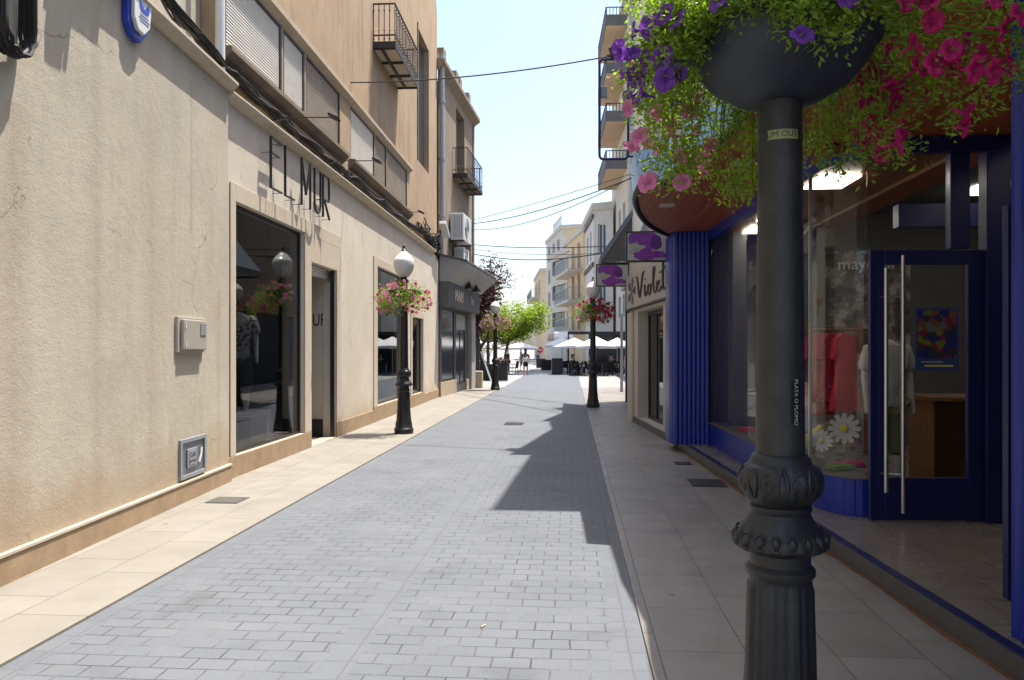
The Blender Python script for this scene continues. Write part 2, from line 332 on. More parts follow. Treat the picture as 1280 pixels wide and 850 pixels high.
M = dict(
    plaster=streaky('sand_roughcast', (.66, .59, .465), (.48, .41, .31), .32, 52, .7, .95, (.66, .53, .39)),
    smooth=streaky('cream_render', (.74, .66, .545), (.60, .50, .38), .12, 60, .35, .85, (.72, .61, .47)),
    ochre=streaky('old_ochre_render', (.70, .50, .315), (.30, .225, .16), .35, 22, .8, .95, (.68, .52, .36)),
    aged=streaky('aged_brown_render', (.46, .36, .25), (.20, .16, .12), .4, 18, .7, .95, (.40, .34, .27)),
    plinth=mat('ochre_stone', (.47, .335, .21), .7, 0, .2, 5, .25, 40, .3, .01, (.38, .24, .13), 1.5, .7),
    trim=mat('cream_stone_trim', (.60, .48, .34), .6, 0, .15, 5, .1, 40, .3, .01, (.55, .36, .2), 2, .5),
    ledge=mat('pale_ledge', (.78, .67, .50), .7, 0, .12, 6, .1, 40),
    dirty=mat('dirty_ledge', (.33, .25, .17), .9, 0, .3, 4, .3, 30),
    shut_w=mat('white_shutter', (.74, .70, .62), .5, 0, .1, 3), shut_b=mat('weathered_shutter', (.42, .35, .27), .6, 0, .2, 3),
    darkmetal=flat('dark_metal', (.02, .02, .022), .45, .0), black=flat('black_rubber', (.012, .012, .013), .6),
    iron=mat('wrought_iron', (.035, .026, .022), .6, 0, .4, 12), steel=flat('brushed_steel', (.62, .61, .6), .28, 1),
    grey_pipe=flat('grey_pipe', (.42, .44, .47), .5), white=mat('white_paint', (.78, .78, .76), .5, 0, .06, 3),
    cream_plastic=mat('cream_plastic', (.66, .60, .50), .4, 0, .06, 3), grey_plastic=mat('grey_plastic', (.36, .38, .41), .4, 0, .1, 6),
    lampgrey=mat('lamp_cast_iron', (.044, .043, .042), .5, 0, .4, 9, .25, 60, .5, .006, (.15, .14, .125), 2.6, .55),
    lampdark=mat('lamp_black_iron', (.022, .022, .024), .45, 0, .25, 7, .1, 45, .5),
    bowl=mat('bowl_plastic', (.035, .042, .06), .5, 0, .4, 5, .08, 30),
    opal=mat('opal_glass', (.83, .82, .78), .25, 0, .03, 3),
    glass=glassmat('clear_glass', (.96, .97, .97), .55), glass_dark=glassmat('tinted_glass', (.68, .70, .73), .9),
    glass_far=mat('far_glass', (.08, .10, .13), .12, 0, .3, 1.5),
    slate=mat('slate_cladding', (.10, .105, .11), .6, 0, .25, 4, .15, 25), slate_lt=mat('grey_soffit', (.33, .32, .31), .8, 0, .12, 2),
    blue=mat('blue_paint', (.005, .016, .165), .32, 0, .18, 4, .05, 25, .5), navy=mat('navy_paint', (.008, .012, .09), .35, 0, .2, 5),
    sky_fascia=mat('sky_blue_fascia', (.30, .50, .78), .35, 0, .05, 2),
    soffit=plank_mat('red_wood_soffit', (.30, .075, .022), (.40, .105, .03), .11, 2.2, PI / 2),
    wood=plank_mat('orange_wood', (.42, .17, .05), (.5, .21, .07), .3, 1.2, 0),
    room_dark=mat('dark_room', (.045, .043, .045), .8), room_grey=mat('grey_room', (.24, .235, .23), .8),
    room_ceil=mat('room_ceiling', (.2, .2, .2), .9), tile=slab_mat('beige_floor_tile', (.44, .38, .31), (.48, .42, .35), (.22, .19, .16), .45, .45, 0, .22, (.4, .33, .26), .5),
    step=mat('grey_granite_step', (.15, .145, .14), .5, 0, .3, 60, .05, 60), rust=mat('rusty_foot', (.30, .14, .05), .85, 0, .35, 6, .2, 40),
    walkL=slab_mat('cream_paving', (.40, .365, .31), (.45, .415, .355), (.20, .17, .13), .92, .5, PI / 2, .6, (.34, .27, .185)),
    walkR=slab_mat('beige_paving', (.40, .37, .33), (.48, .445, .40), (.2, .17, .14), .72, .48, PI / 2, .42, (.36, .29, .22), .45),
    plaza=slab_mat('pale_plaza', (.48, .47, .45), (.55, .53, .50), (.36, .35, .33), .8, .5, 0, .7, (.45, .41, .37)),
    ground=mat('ground_stone', (.46, .44, .41), .9, 0, .12, .6),
    concrete=mat('pale_concrete', (.58, .53, .45), .85, 0, .1, 1.2, 0, 40, .3, .01, (.42, .40, .38), .6, .5),
    beige_wall=mat('beige_wall', (.62, .50, .34), .9, 0, .1, 1, 0, 40, .3, .01, (.5, .4, .28), .5, .5),
    warm_wall=mat('apricot_wall', (.62, .46, .28), .9, 0, .1, 1), grey_wall=mat('grey_wall', (.56, .52, .46), .9, 0, .08, 1),
    tower_wall=mat('tower_render', (.62, .55, .44), .9, 0, .06, .8), pale_wall=mat('bluish_white_wall', (.62, .62, .61), .9, 0, .06, .8, 0, 40, .3, .01, (.5, .5, .5), .4, .5),
    tan_soffit=mat('tan_soffit', (.56, .40, .26), .85, 0, .12, 1), dark_conc=mat('dark_parapet', (.20, .19, .18), .9, 0, .15, 1),
    curtain=mat('curtain', (.5, .48, .45), .9), canvas=mat('white_canvas', (.8, .79, .76), .9, 0, .04, 2),
    awn=mat('grey_blue_awning', (.30, .36, .45), .7, 0, .08, 2), purple=mat('violet_print', (.20, .02, .27), .5, 0, .45, 14),
    lilac=flat('lilac_ink', (.45, .12, .55), .5), signwhite=flat('sign_white', (.62, .58, .52), .5),
    ink=flat('dark_ink', (.05, .045, .045), .5), tanflower=mat('tan_petal_print', (.42, .38, .28), .6, 0, .4, 20),
    skin=flat('skin', (.5, .3, .2), .6), hair=flat('dark_hair', (.02, .014, .01), .5),
    chair=mat('dark_wicker', (.03, .028, .028), .6, 0, .3, 20), mannequin=flat('mannequin_white', (.62, .6, .56), .4),
    red_cloth=mat('red_dress_cloth', (.36, .02, .05), .8, 0, .35, 25), white_cloth=mat('white_cloth', (.6, .59, .56), .85, 0, .1, 8),
    yellow=mat('yellow_cloth', (.62, .52, .03), .7, 0, .3, 9), trunk=mat('bark', (.09, .065, .045), .9, 0, .35, 9, .5, 18),
    leaf=leafmat('petunia_leaf', (.085, .15, .018), (.20, .28, .03), .5, 1.9),
    leaf_dry=leafmat('dry_leaf', (.16, .10, .035), (.22, .15, .06), .4, 1.2),
    tree_green=leafmat('bright_tree_leaf', (.12, .185, .018), (.21, .275, .024), .45, 1.5),
    tree_red=leafmat('purple_tree_leaf', (.045, .018, .02), (.08, .03, .03), .3, 1.0),
    p_purple=petal('purple_petal', (.20, .05, .42), (.02, .004, .04)), p_mag=petal('magenta_petal', (.60, .015, .17), (.16, .004, .05)),
    p_pink=petal('pink_petal', (.78, .24, .46), (.55, .1, .25)), p_mauve=petal('mauve_petal', (.5, .3, .33), (.3, .15, .15)),
    lightpanel=emit('light_panel', (1, .93, .8), 3.6),
)

def patterned():
    m, nt, b = nodes('patterned_shirt'); co = objco(nt)
    v = nt.nodes.new('ShaderNodeTexVoronoi'); v.inputs['Scale'].default_value = 26; lk(nt, co, v.inputs['Vector'])
    n = noise(nt, co, 22, 3)
    cc = ramp(nt, n, [(.46, (.03, .03, .028)), (.5, (.4, .36, .28))]); lk(nt, cc, b.inputs['Base Color']); b.inputs['Roughness'].default_value = .9
    return m
M['pattern'] = patterned()
def redpattern():
    m, nt, b = nodes('red_print'); co = objco(nt)
    cc = ramp(nt, noise(nt, co, 30, 3), [(.45, (.38, .02, .05)), (.6, (.22, .01, .03)), (.66, (.55, .3, .3))]); lk(nt, cc, b.inputs['Base Color']); b.inputs['Roughness'].default_value = .9
    return m
M['red_print'] = redpattern()
def abstract_poster():
    m, nt, b = nodes('poster_art'); co = objco(nt)
    v = nt.nodes.new('ShaderNodeTexVoronoi'); v.inputs['Scale'].default_value = 17; lk(nt, co, v.inputs['Vector'])
    sx = nt.nodes.new('ShaderNodeSeparateColor'); lk(nt, v.outputs['Color'], sx.inputs[0])
    cc = ramp(nt, sx.outputs[0], [(0, (.015, .02, .13)), (.3, (.03, .03, .04)), (.5, (.13, .15, .02)), (.62, (.16, .06, .03)), (.75, (.16, .015, .05)), (.9, (.10, .11, .13))])
    r = nt.nodes.get('Color Ramp'); 
    for q in nt.nodes:
        if q.type == 'VALTORGB': q.color_ramp.interpolation = 'CONSTANT'
    lk(nt, cc, b.inputs['Base Color']); b.inputs['Roughness'].default_value = .4
    return m
M['art'] = abstract_poster()
def photo_poster():
    m, nt, b = nodes('poster_photo'); co = objco(nt)
    cc = ramp(nt, noise(nt, co, 4.5, 4), [(.35, (.02, .02, .022)), (.5, (.09, .085, .08)), (.62, (.32, .31, .3))])
    lk(nt, cc, b.inputs['Base Color']); b.inputs['Roughness'].default_value = .5
    return m
M['photo'] = photo_poster()

# ------------------------------------------------------------------ text
def text_mesh(s, size, extrude=0.0, align='CENTER'):
    cu = bpy.data.curves.new('txt', 'FONT'); cu.body = s; cu.size = size; cu.extrude = extrude
    cu.align_x = align; cu.align_y = 'CENTER'
    o = bpy.data.objects.new('txt', cu); col.objects.link(o)
    dg = bpy.context.evaluated_depsgraph_get()
    me = bpy.data.meshes.new_from_object(o.evaluated_get(dg))
    bpy.data.objects.remove(o); bpy.data.curves.remove(cu)
    return me
def text_obj(name, s, size, m, parent, Mx, extrude=.002, sx=1.0):
    me = text_mesh(s, size, extrude); me.name = name
    me.transform(Mx @ Matrix.Rotation(PI / 2, 4, 'X') @ Matrix.Diagonal((sx, 1, 1, 1)))
    me.materials.clear(); me.materials.append(m)
    o = bpy.data.objects.new(name, me); col.objects.link(o); o.parent = parent
    return o

# ------------------------------------------------------------------ walls
def frame(A, B):
    """local x runs from A to B, local y points INTO the building"""
    return (A[0], A[1], 0), math.atan2(B[1] - A[1], B[0] - A[0]), math.hypot(B[0] - A[0], B[1] - A[1])
def wallM(p0, p1):
    d = Vector((p1[0] - p0[0], p1[1] - p0[1], 0)); a = math.atan2(d.y, d.x)
    return Matrix.Translation((p0[0], p0[1], 0)) @ Matrix.Rotation(a, 4, 'Z'), d.length
def add_wall(mb, p0, p1, z0, z1, ops=(), t=.2, back=False):
    W, L = wallM(p0, p1); old = mb.M; mb.M = old @ W
    xs = sorted({0, L} | {o[0] for o in ops} | {o[1] for o in ops}); zs = sorted({z0, z1} | {o[2] for o in ops} | {o[3] for o in ops})
    xs = [x for x in xs if 0 <= x <= L]; zs = [z for z in zs if z0 <= z <= z1]
    for i in range(len(xs) - 1):
        for j in range(len(zs) - 1):
            cx, cz = (xs[i] + xs[i + 1]) / 2, (zs[j] + zs[j + 1]) / 2
            if any(o[0] < cx < o[1] and o[2] < cz < o[3] for o in ops): continue
            mb.poly([(xs[i], 0, zs[j]), (xs[i + 1], 0, zs[j]), (xs[i + 1], 0, zs[j + 1]), (xs[i], 0, zs[j + 1])])
            if back: mb.poly([(xs[i], t, zs[j]), (xs[i], t, zs[j + 1]), (xs[i + 1], t, zs[j + 1]), (xs[i + 1], t, zs[j])])
    for x0, x1, a, b in [o[:4] for o in ops]:
        mb.poly([(x0, 0, a), (x0, 0, b), (x0, t, b), (x0, t, a)]); mb.poly([(x1, 0, a), (x1, t, a), (x1, t, b), (x1, 0, b)])
        mb.poly([(x0, 0, b), (x1, 0, b), (x1, t, b), (x0, t, b)])
        mb.poly([(x0, 0, a), (x0, t, a), (x1, t, a), (x1, 0, a)])
    mb.M = old
def window(parent, p0, p1, op, depth, fm, gm, fw=.05, mull=1, back=None, name='window', bars=0):
    W, L = wallM(p0, p1); x0, x1, a, b = op[:4]
    f = MB(); f.M = W
    f.box(x0, x0 + fw, depth, depth + .05, a, b); f.box(x1 - fw, x1, depth, depth + .05, a, b)
    f.box(x0 + fw, x1 - fw, depth, depth + .05, a, a + fw); f.box(x0 + fw, x1 - fw, depth, depth + .05, b - fw, b)
    for k in range(1, mull + 1):
        xm = x0 + (x1 - x0) * k / (mull + 1); f.box(xm - fw / 2, xm + fw / 2, depth + .003, depth + .047, a + fw, b - fw)
    for k in range(1, bars + 1):
        zm = a + (b - a) * k / (bars + 1); f.box(x0 + fw, x1 - fw, depth + .006, depth + .044, zm - fw / 2, zm + fw / 2)
    fo = f.build(name, fm, parent)
    g = MB(); g.M = W; g.box(x0 + .01, x1 - .01, depth + .02, depth + .03, a + .01, b - .01)
    g.build('pane', gm, fo)
    return fo
def tri_bump(mb, x0, x1, y, z0, z1, n, d):
    """ribbed sheet (roller slats) facing -y"""
    h = (z1 - z0) / n
    for i in range(n):
        za = z0 + i * h
        mb.poly([(x0, y, za), (x1, y, za), (x1, y - d, za + h * .3), (x0, y - d, za + h * .3)])
        mb.poly([(x0, y - d, za + h * .3), (x1, y - d, za + h * .3), (x1, y, za + h), (x0, y, za + h)])

# ------------------------------------------------------------------ ground
def sheet(name, poly, z, m, thick=None):
    mb = MB()
    if thick: mb.prism(poly, z - thick, z)
    else: mb.poly([(x, y, z) for x, y in poly])
    return struct(mb.build(name, m))
sheet('ground', [(-900, -300), (900, -300), (900, 1800), (-900, 1800)], 0, M['ground'])
sheet('plaza', [(-30, 33.6), (30, 33.6), (30, 130), (-30, 130)], .004, M['plaza'])
sheet('street', [(-3.02, -6), (.41, -6), (.41, 52), (-3.02, 52)], .010, paver_mat())
sheet('pavement', [(-4.9, -6), (-3.03, -6), (-3.03, 33.6), (-4.9, 33.6)], .022, M['walkL'], .02)
sheet('pavement', [(.42, -6), (3.2, -6), (3.2, 33.6), (.42, 33.6)], .022, M['walkR'], .02)

# ------------------------------------------------------------------ left: roughcast corner building
A1, B1 = (-3.82, 1.7), (-4.335, 9.40)
A1 = (-3.45, -3.8)
u = Vector((B1[0] - (-4.05), B1[1] - 5.16)).normalized()
A1 = (B1[0] - u.x * 13.2, B1[1] - u.y * 13.2)
loc, rz, L1 = frame(A1, B1)
s1 = lambda Y: (Y - A1[1]) / u.y
t = thing('roughcast_building', 'building with rough sandy plaster wall and ochre stone base nearest on the left', 'building', loc, rz)
mb = MB(); mb.box(0, L1, 0, 4, .0, 4.96); mb.box(0, L1 - .01, .35, 4, 4.96, 9.5); mb.build('wall', M['plaster'], t)
mb = MB(); mb.sweep_x([(-.035, 0), (-.035, .215), (0, .225), (0, 0)], 0, L1 + .03); mb.box(L1, L1 + .03, 0, .1, 0, .22); mb.build('plinth', M['plinth'], t)
mb = MB(); mb.box(0, L1 + .03, -.045, .001, .223, .245); mb.build('plinth_cap', M['ledge'], t)
mb = MB(); mb.sweep_x([(-.04, 4.96), (-.10, 5.0), (-.13, 5.03), (-.13, 5.06), (.36, 5.09), (.36, 4.96)], 0, L1 + .02); mb.build('cornice', M['ledge'], t)

wear(M['plaster'], .9, (.33, .235, .15), .55); wear(M['smooth'], .7, (.36, .26, .16), .3); add_streak(M['plaster'], s1(8.32), 3.0, 4.7, .05, (.25, .13, .055)); add_streak(M['plaster'], s1(9.1), .2, 2.4, .1, (.31, .21, .13)); add_streak(M['plaster'], s1(5.3), 0, 3.5, .25, (.26, .18, .12)); add_streak(M['plaster'], s1(6.4), 0, 4.9, .12, (.27, .23, .18)); add_streak(M['plaster'], s1(7.4), 0, 4.9, .3, (.30, .25, .19))
# alarm box
def on_left1(Y, z): return Vector(loc) + Vector((u.x, u.y, 0)) * s1(Y) + Vector((0, 0, z))
t = thing('alarm_box', 'white and blue burglar alarm siren high on the roughcast wall', 'alarm', on_left1(7.0, 4.62), rz)
pr = [(-.20, .02), (-.04, -.0), (.09, .08), (.19, .50), (-.21, .62)]
def shp(pts, y0, y1, m, name, par, bev=.01):
    mb = MB(); a = [mb.add((x, y0, z)) for x, z in pts]; b = [mb.add((x, y1, z)) for x, z in pts]; n = len(pts)
    mb.face(a); mb.face(b[::-1])
    for i in range(n): mb.face((a[i], a[(i + 1) % n], b[(i + 1) % n], b[i]))
    return mb.build(name, m, par, bevel=bev)
BL = flat('alarm_blue', (.02, .05, .35), .35)
shp([(-.2, .12), (-.11, .02), (.04, 0), (.17, .13), (.22, .46), (-.2, .46)], -.07, -.001, BL, 'back_body', t)
c = shp([(-.16, .17), (-.09, .08), (.03, .07), (.14, .17), (.19, .46), (-.16, .46)], -.11, -.071, M['white'], 'cover', t)
mb = MB()
for sx in (-1, 1):
    mb.poly([(sx * .0 + .02, -.113, .31), (sx * .09 + .02, -.113, .39), (sx * .095 + .02, -.113, .31), (sx * .06 + .02, -.113, .27), (sx * .0 + .02, -.113, .27)])
mb.build('butterfly_emblem', BL, c)
mb = MB()
for k, w in ((0, .16), (1, .2), (2, .17)): mb.box(.02 - w / 2, .02 + w / 2, -.1125, -.111, .235 - k * .03, .248 - k * .03)
mb.build('printed_lines', flat('print_blue', (.25, .3, .55)), c)

# meter box + vent box
t = thing('meter_box', 'cream electric meter box with small window on the roughcast wall', 'meter box', on_left1(8.26, 1.66), rz)
mb = MB(); mb.box(-.36, .36, -.035, 0, 0, .39); mb.build('frame', M['cream_plastic'], t, bevel=.008)
mb = MB(); mb.box(-.30, .31, -.075, -.036, .03, .36); d = mb.build('door', M['cream_plastic'], t, bevel=.01)
mb = MB(); mb.box(.12, .27, -.082, -.076, .19, .33); mb.build('viewing_window', M['grey_plastic'], d, bevel=.004)
for z in (.06, .26):
    mb = MB(); mb.box(-.27, -.25, -.085, -.076, z, z + .06); mb.build('hinge', M['white'], d)
t = thing('utility_cabinet', 'grey gas service hatch low on the roughcast wall', 'utility box', on_left1(8.33, .27), rz)
mb = MB(); mb.box(-.34, -.29, -.03, 0, 0, .44); mb.box(.29, .34, -.03, 0, 0, .44); mb.box(-.29, .29, -.03, 0, 0, .045); mb.box(-.29, .29, -.03, 0, .395, .44); mb.build('frame', M['grey_plastic'], t, bevel=.004)
mb = MB(); mb.box(-.28, .28, -.012, 0, .05, .39); d = mb.build('door', mat('grey_door', (.27, .3, .35), .35, .3), t)
mb = MB(); mb.box(-.17, .08, -.03, -.013, .11, .32); pnl = mb.build('plate_holder', M['grey_plastic'], d, bevel=.006)
mb = MB(); mb.box(-.13, .04, -.035, -.031, .14, .29); mb.build('label_plate', flat('plate_pale', (.45, .47, .5)), pnl)
text_obj('lettering', 'GAS', .075, M['ink'], pnl, Matrix.Translation((-.045, -.0365, .25)), .0005)
text_obj('lettering', 'NATURAL', .04, M['ink'], pnl, Matrix.Translation((-.045, -.0365, .18)), .0005)
mb = MB(); mb.tube([(.13, -.03, .14), (.17, -.035, .22), (.2, -.03, .3)], .012, 6); mb.build('latch', M['white'], d)

# black cable coil at the top-left corner of the wall
mb = MB()
for k in range(7):
    rr = .16 + .02 * random.random(); oy = -.03 - .018 * k
    pts = []
    for i in range(17):
        a = PI + PI * i / 16
        pts.append((rr * math.cos(a) + .01 * random.uniform(-1, 1), oy + .01 * random.uniform(-1, 1), .55 * 0 + rr * 1.3 * math.sin(a) + .01 * random.uniform(-1, 1)))
    pts = [(pts[0][0], oy, 1.2)] + pts + [(pts[-1][0], oy, 1.2)]
    mb.tube(pts, .016, 6)
o = mb.build('cable_coil', M['black'], None, smooth=True); o.location = on_left1(5.18, 4.02); o.rotation_euler = (0, 0, rz)
tag(o, 'loop of thick black cables hanging at the left edge of the wall', 'cable')
t = thing('cable_bracket', 'iron cable bracket on the roughcast wall above the picture edge, casting the forked shadow', 'bracket', on_left1(6.15, 5.28), rz)
mb = MB(); mb.tube([(0, 0, 0), (0, -.34, .02)], .03, 8); mb.tube([(-.02, 0, .25), (-.02, -.30, .03)], .022, 8); mb.tube([(-.34, -.22, .02), (.42, -.22, .03)], .028, 8); mb.build('arm', M['iron'], t)
mb = MB(); mb.box(-.28, -.06, -.32, -.16, -.12, .14); mb.build('junction_box', M['grey_plastic'], t, bevel=.01)
# ------------------------------------------------------------------ left: clothing shop building
A2, B2 = (-4.40, 9.405), (-4.635, 26.45)
loc2, rz2, L2 = frame(A2, B2)
u2 = Vector((B2[0] - A2[0], B2[1] - A2[1])).normalized()
s2 = lambda Y: (Y - A2[1]) / u2.y
def on2(Y, z, out=0): return Vector((A2[0], A2[1], 0)) + Vector((u2.x, u2.y, 0)) * s2(Y) + Vector((u2.y, -u2.x, 0)) * out + Vector((0, 0, z))
T2 = thing('clothing_shop_building', 'tall ochre building with cream shopfront and roller shutters above', 'building', loc2, rz2)
w1 = (s2(9.74), s2(12.46), .30, 3.63); dr = (s2(12.79), s2(14.28), .03, 3.18); w2 = (s2(17.51), s2(20.5), .38, 3.62); w3 = (s2(21.7), s2(23.4), .37, 2.62)
mb = MB(); add_wall(mb, (0, 0), (L2, 0), .0, 4.88, [w1, dr, w2, w3], .25, True)
mb.box(0, .02, .251, .5, 0, 4.88); mb.build('shopfront_wall', M['smooth'], T2)
# upper wall with tall window recess
UY = .05
tw = (s2(22.83), s2(24.81), 7.4, 11.42)
sh = [(s2(9.56), s2(11.58)), (s2(11.64), s2(12.64)), (s2(12.70), s2(14.71)), (s2(15.46), s2(17.5)), (s2(17.56), s2(18.7)), (s2(18.76), s2(21.25))]
zs0, zs1 = 5.57, 6.69
ops = [(a, b, zs0, zs1) for a, b in sh]
mb = MB(); add_wall(mb, (0, UY), (L2, UY), 4.9, 13.0, ops + [tw], .18)
# curved top towards the far end
n = 10; base = [(0, 13.0)]
top = [(0, 14.6), (L2 - 5, 14.6)] + [(L2 - 5 + 5 * math.sin(k * PI / 2 / n), 13.3 + 1.3 * math.cos(k * PI / 2 / n)) for k in range(1, n + 1)] + [(L2, 13.0), (0, 13.0)]
a_ = [mb.add((x, UY, z)) for x, z in top]; b_ = [mb.add((x, UY + 6, z)) for x, z in top]
mb.face(a_); mb.face(b_[::-1])
for i in range(len(top)): mb.face((a_[i], a_[(i + 1) % len(top)], b_[(i + 1) % len(top)], b_[i]))
mb.poly([(L2, UY, 0), (L2, 6, 0), (L2, 6, 13), (L2, UY, 13)]); mb.poly([(0, UY, 4.9), (0, UY, 13), (0, 6, 13), (0, 6, 4.9)])
mb.build('upper_wall', M['ochre'], T2)
# shop plinth / trims
for a, b, h in ((0, w1[0] - .161, .30), (dr[1] + .002, w2[0] - .36, .30), (w3[1] + .201, L2, .30), (w1[0] - .16, dr[0], .30), (w2[0] - .355, w3[1] + .2, .37)):
    mb = MB(); mb.box(a, b, -.024, -.001, .0, h); mb.build('plinth', M['plinth'], T2, bevel=.003)
trim_m = mat('cream_trim', (.70, .59, .45), .6, 0, .1, 5)
for x0, x1, z0, z1 in ((w1[0] - .16, w1[0], .302, 3.86), (w1[0] + .001, dr[1] + .28, 3.632, 3.86), (w1[1], dr[0], .302, 3.63), (dr[0], dr[1] + .28, 3.182, 3.63), (dr[1], dr[1] + .28, .302, 3.18),
                       (w2[0] - .35, w2[0], .372, 3.82), (w2[0] + .001, w2[1] + .3, 3.622, 3.82), (w2[1], w2[1] + .3, .372, 3.62), (w3[0] - .22, w3[0], .372, 2.78), (w3[0] + .001, w3[1] + .2, 2.622, 2.78), (w3[1], w3[1] + .2, .372, 2.62)):
    mb = MB(); mb.box(x0, x1, -.022, -.002, z0, z1); mb.build('stone_trim', trim_m, T2, bevel=.004)
for x in (s2(14.95), s2(16.2), s2(19.4)):
    mb = MB(); mb.box(x, x + .006, -.0012, 0, 3.9, 4.86); mb.build('joint_line', M['dirty'], T2)
mb = MB(); mb.sweep_x([(0, 4.86), (-.06, 4.885), (-.12, 4.91), (-.135, 4.94), (-.135, 4.965), (UY + .01, 5.0), (UY + .01, 4.86)], 0, L2 - 1.2); mb.build('cornice', M['ledge'], T2, bevel=.004)
# sills, lintels, upper ledges
mb = MB()
for a, b in ((0.05, s2(14.9)), (s2(15.3), s2(21.5))):
    mb.sweep_x([(UY, 5.36), (-.02, 5.42), (-.09, 5.5), (-.09, 5.56), (UY, 5.565)], a, b)
mb.build('window_ledge', M['dirty'], T2)
mb = MB(); mb.sweep_x([(UY, 6.70), (.0, 6.74), (-.05, 6.78), (-.05, 6.86), (UY, 6.91)], 0.05, s2(21.6)); mb.build('lintel_moulding', M['trim'], T2)
for i, (a, b) in enumerate(sh):
    mb = MB(); mb.M = Matrix.Translation((0, UY, 0)); tri_bump(mb, a + .05, b - .05, .035, zs0 + .03, zs1 - .03, 24, .015)
    s_ = mb.build('roller_shutter', M['shut_w'] if i in (0, 1, 3) else M['shut_b'], T2)
    f = MB(); f.M = Matrix.Translation((0, UY, 0))
    f.box(a, a + .05, .004, .17, zs0, zs1); f.box(b - .05, b, .004, .17, zs0, zs1); f.box(a + .05, b - .05, .01, .17, zs1 - .03, zs1); f.box(a + .05, b - .05, .01, .17, zs0, zs0 + .03)
    f.build('shutter_frame', M['darkmetal'], s_)
mb = MB(); mb.box(tw[0] + .01, tw[1] - .01, UY + .175, UY + .22, tw[2], tw[3]); mb.build('tall_window', M['glass_far'], T2)
mb = MB(); mb.box(tw[0] - .08, tw[0] - .001, UY - .03, UY, tw[2], tw[3] + .1); mb.build('reveal_strip', M['dirty'], T2)
# shop window 1
def shopwin(op, m=M['glass_dark'], fw=.035, mull=0):
    return window(T2, (0, 0), (L2, 0), op, .06, M['darkmetal'], m, fw, mull, name='shop_window')
shopwin(w1); shopwin(w2); shopwin(w3)
# rooms behind
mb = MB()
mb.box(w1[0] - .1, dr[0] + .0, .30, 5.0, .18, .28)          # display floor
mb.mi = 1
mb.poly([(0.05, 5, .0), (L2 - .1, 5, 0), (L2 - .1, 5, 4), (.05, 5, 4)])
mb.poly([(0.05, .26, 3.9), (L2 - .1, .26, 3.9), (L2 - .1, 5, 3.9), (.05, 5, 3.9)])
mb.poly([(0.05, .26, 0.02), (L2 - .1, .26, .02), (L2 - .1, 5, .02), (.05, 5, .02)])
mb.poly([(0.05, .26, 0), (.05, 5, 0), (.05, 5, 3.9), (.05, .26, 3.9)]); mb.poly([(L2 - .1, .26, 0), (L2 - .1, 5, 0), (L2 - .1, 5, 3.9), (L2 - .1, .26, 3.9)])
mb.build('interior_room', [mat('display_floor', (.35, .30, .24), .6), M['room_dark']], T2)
# doorway recess with inner side wall carrying the name
mb = MB(); mb.box(dr[1] + .02, dr[1] + .14, .252, 1.05, .02, 3.3); mb.mi = 1; mb.box(dr[1] + .005, dr[1] + .019, .252, 1.05, .02, .36)
mb.build('doorway_side_wall', [M['smooth'], M['room_dark']], T2)
mb = MB(); mb.box(dr[0] - .0, dr[1] + .0, .10, .22, 2.98, 3.18); tri_bump(mb, dr[0] + .02, dr[1] - .02, .10, 2.98, 3.18, 4, .02); mb.build('shutter_box', M['steel'], T2)
mb = MB(); mb.box(dr[1] - .04, dr[1] - .001, .03, .1, .03, 3.18); mb.box(dr[0], dr[0] + .03, .03, .1, .03, 3.18); mb.build('shutter_guide', M['darkmetal'], T2)
Wd = Matrix.Translation((dr[1] + .018, .54, 2.24)) @ Matrix.Rotation(-PI / 2, 4, 'Z')
text_obj('wall_lettering', 'EL MUR', .34, M['black'], T2, Wd, .002, .62)

# raised metal letters EL MUR
T = thing('shop_sign', 'dark metal letters EL MUR standing off the cream shopfront', 'sign', on2(12.05, 4.0), rz2)
def letter(name, strokes, x0, h=.72, dep=.035, w=.02):
    mb = MB()
    for pl in strokes:
        for (xa, za), (xb, zb) in zip(pl[:-1], pl[1:]):
            d = Vector((xb - xa, 0, zb - za)).normalized(); nrm = Vector((-d.z, 0, d.x)) * w / 2; e = d * w * .45
            P = [Vector((x0 + xa, 0, za)) - e + nrm, Vector((x0 + xb, 0, zb)) + e + nrm, Vector((x0 + xb, 0, zb)) + e - nrm, Vector((x0 + xa, 0, za)) - e - nrm]
            a = [mb.add((p.x, -.16, p.z)) for p in P]; b = [mb.add((p.x, -.16 + dep, p.z)) for p in P]
            mb.face(a); mb.face(b[::-1])
            for i in range(4): mb.face((a[i], a[(i + 1) % 4], b[(i + 1) % 4], b[i]))
        for (xa, za) in (pl[0], pl[-1]): mb.tube([(x0 + xa, -.13, za), (x0 + xa, -.002, za)], .005, 5)
    return mb.build(name, M['darkmetal'], T)
letter('letter', [[(.42, .72), (0, .72), (0, 0), (.42, 0)], [(0, .50), (.32, .50)]], -1.42)
letter('letter', [[(0, .74), (0, 0), (.38, 0)]], -.85)
letter('letter', [[(0, 0), (0, .74), (.21, .2), (.42, .74), (.42, 0)]], -.12)
letter('letter', [[(0, .72), (0, .14), (.06, .04), (.16, 0), (.26, .04), (.32, .14), (.32, .72)]], .52)
letter('letter', [[(0, 0), (0, .72), (.3, .72), (.34, .66), (.34, .36), (.3, .30), (.03, .30)], [(.08, .30), (.36, 0)]], .98)

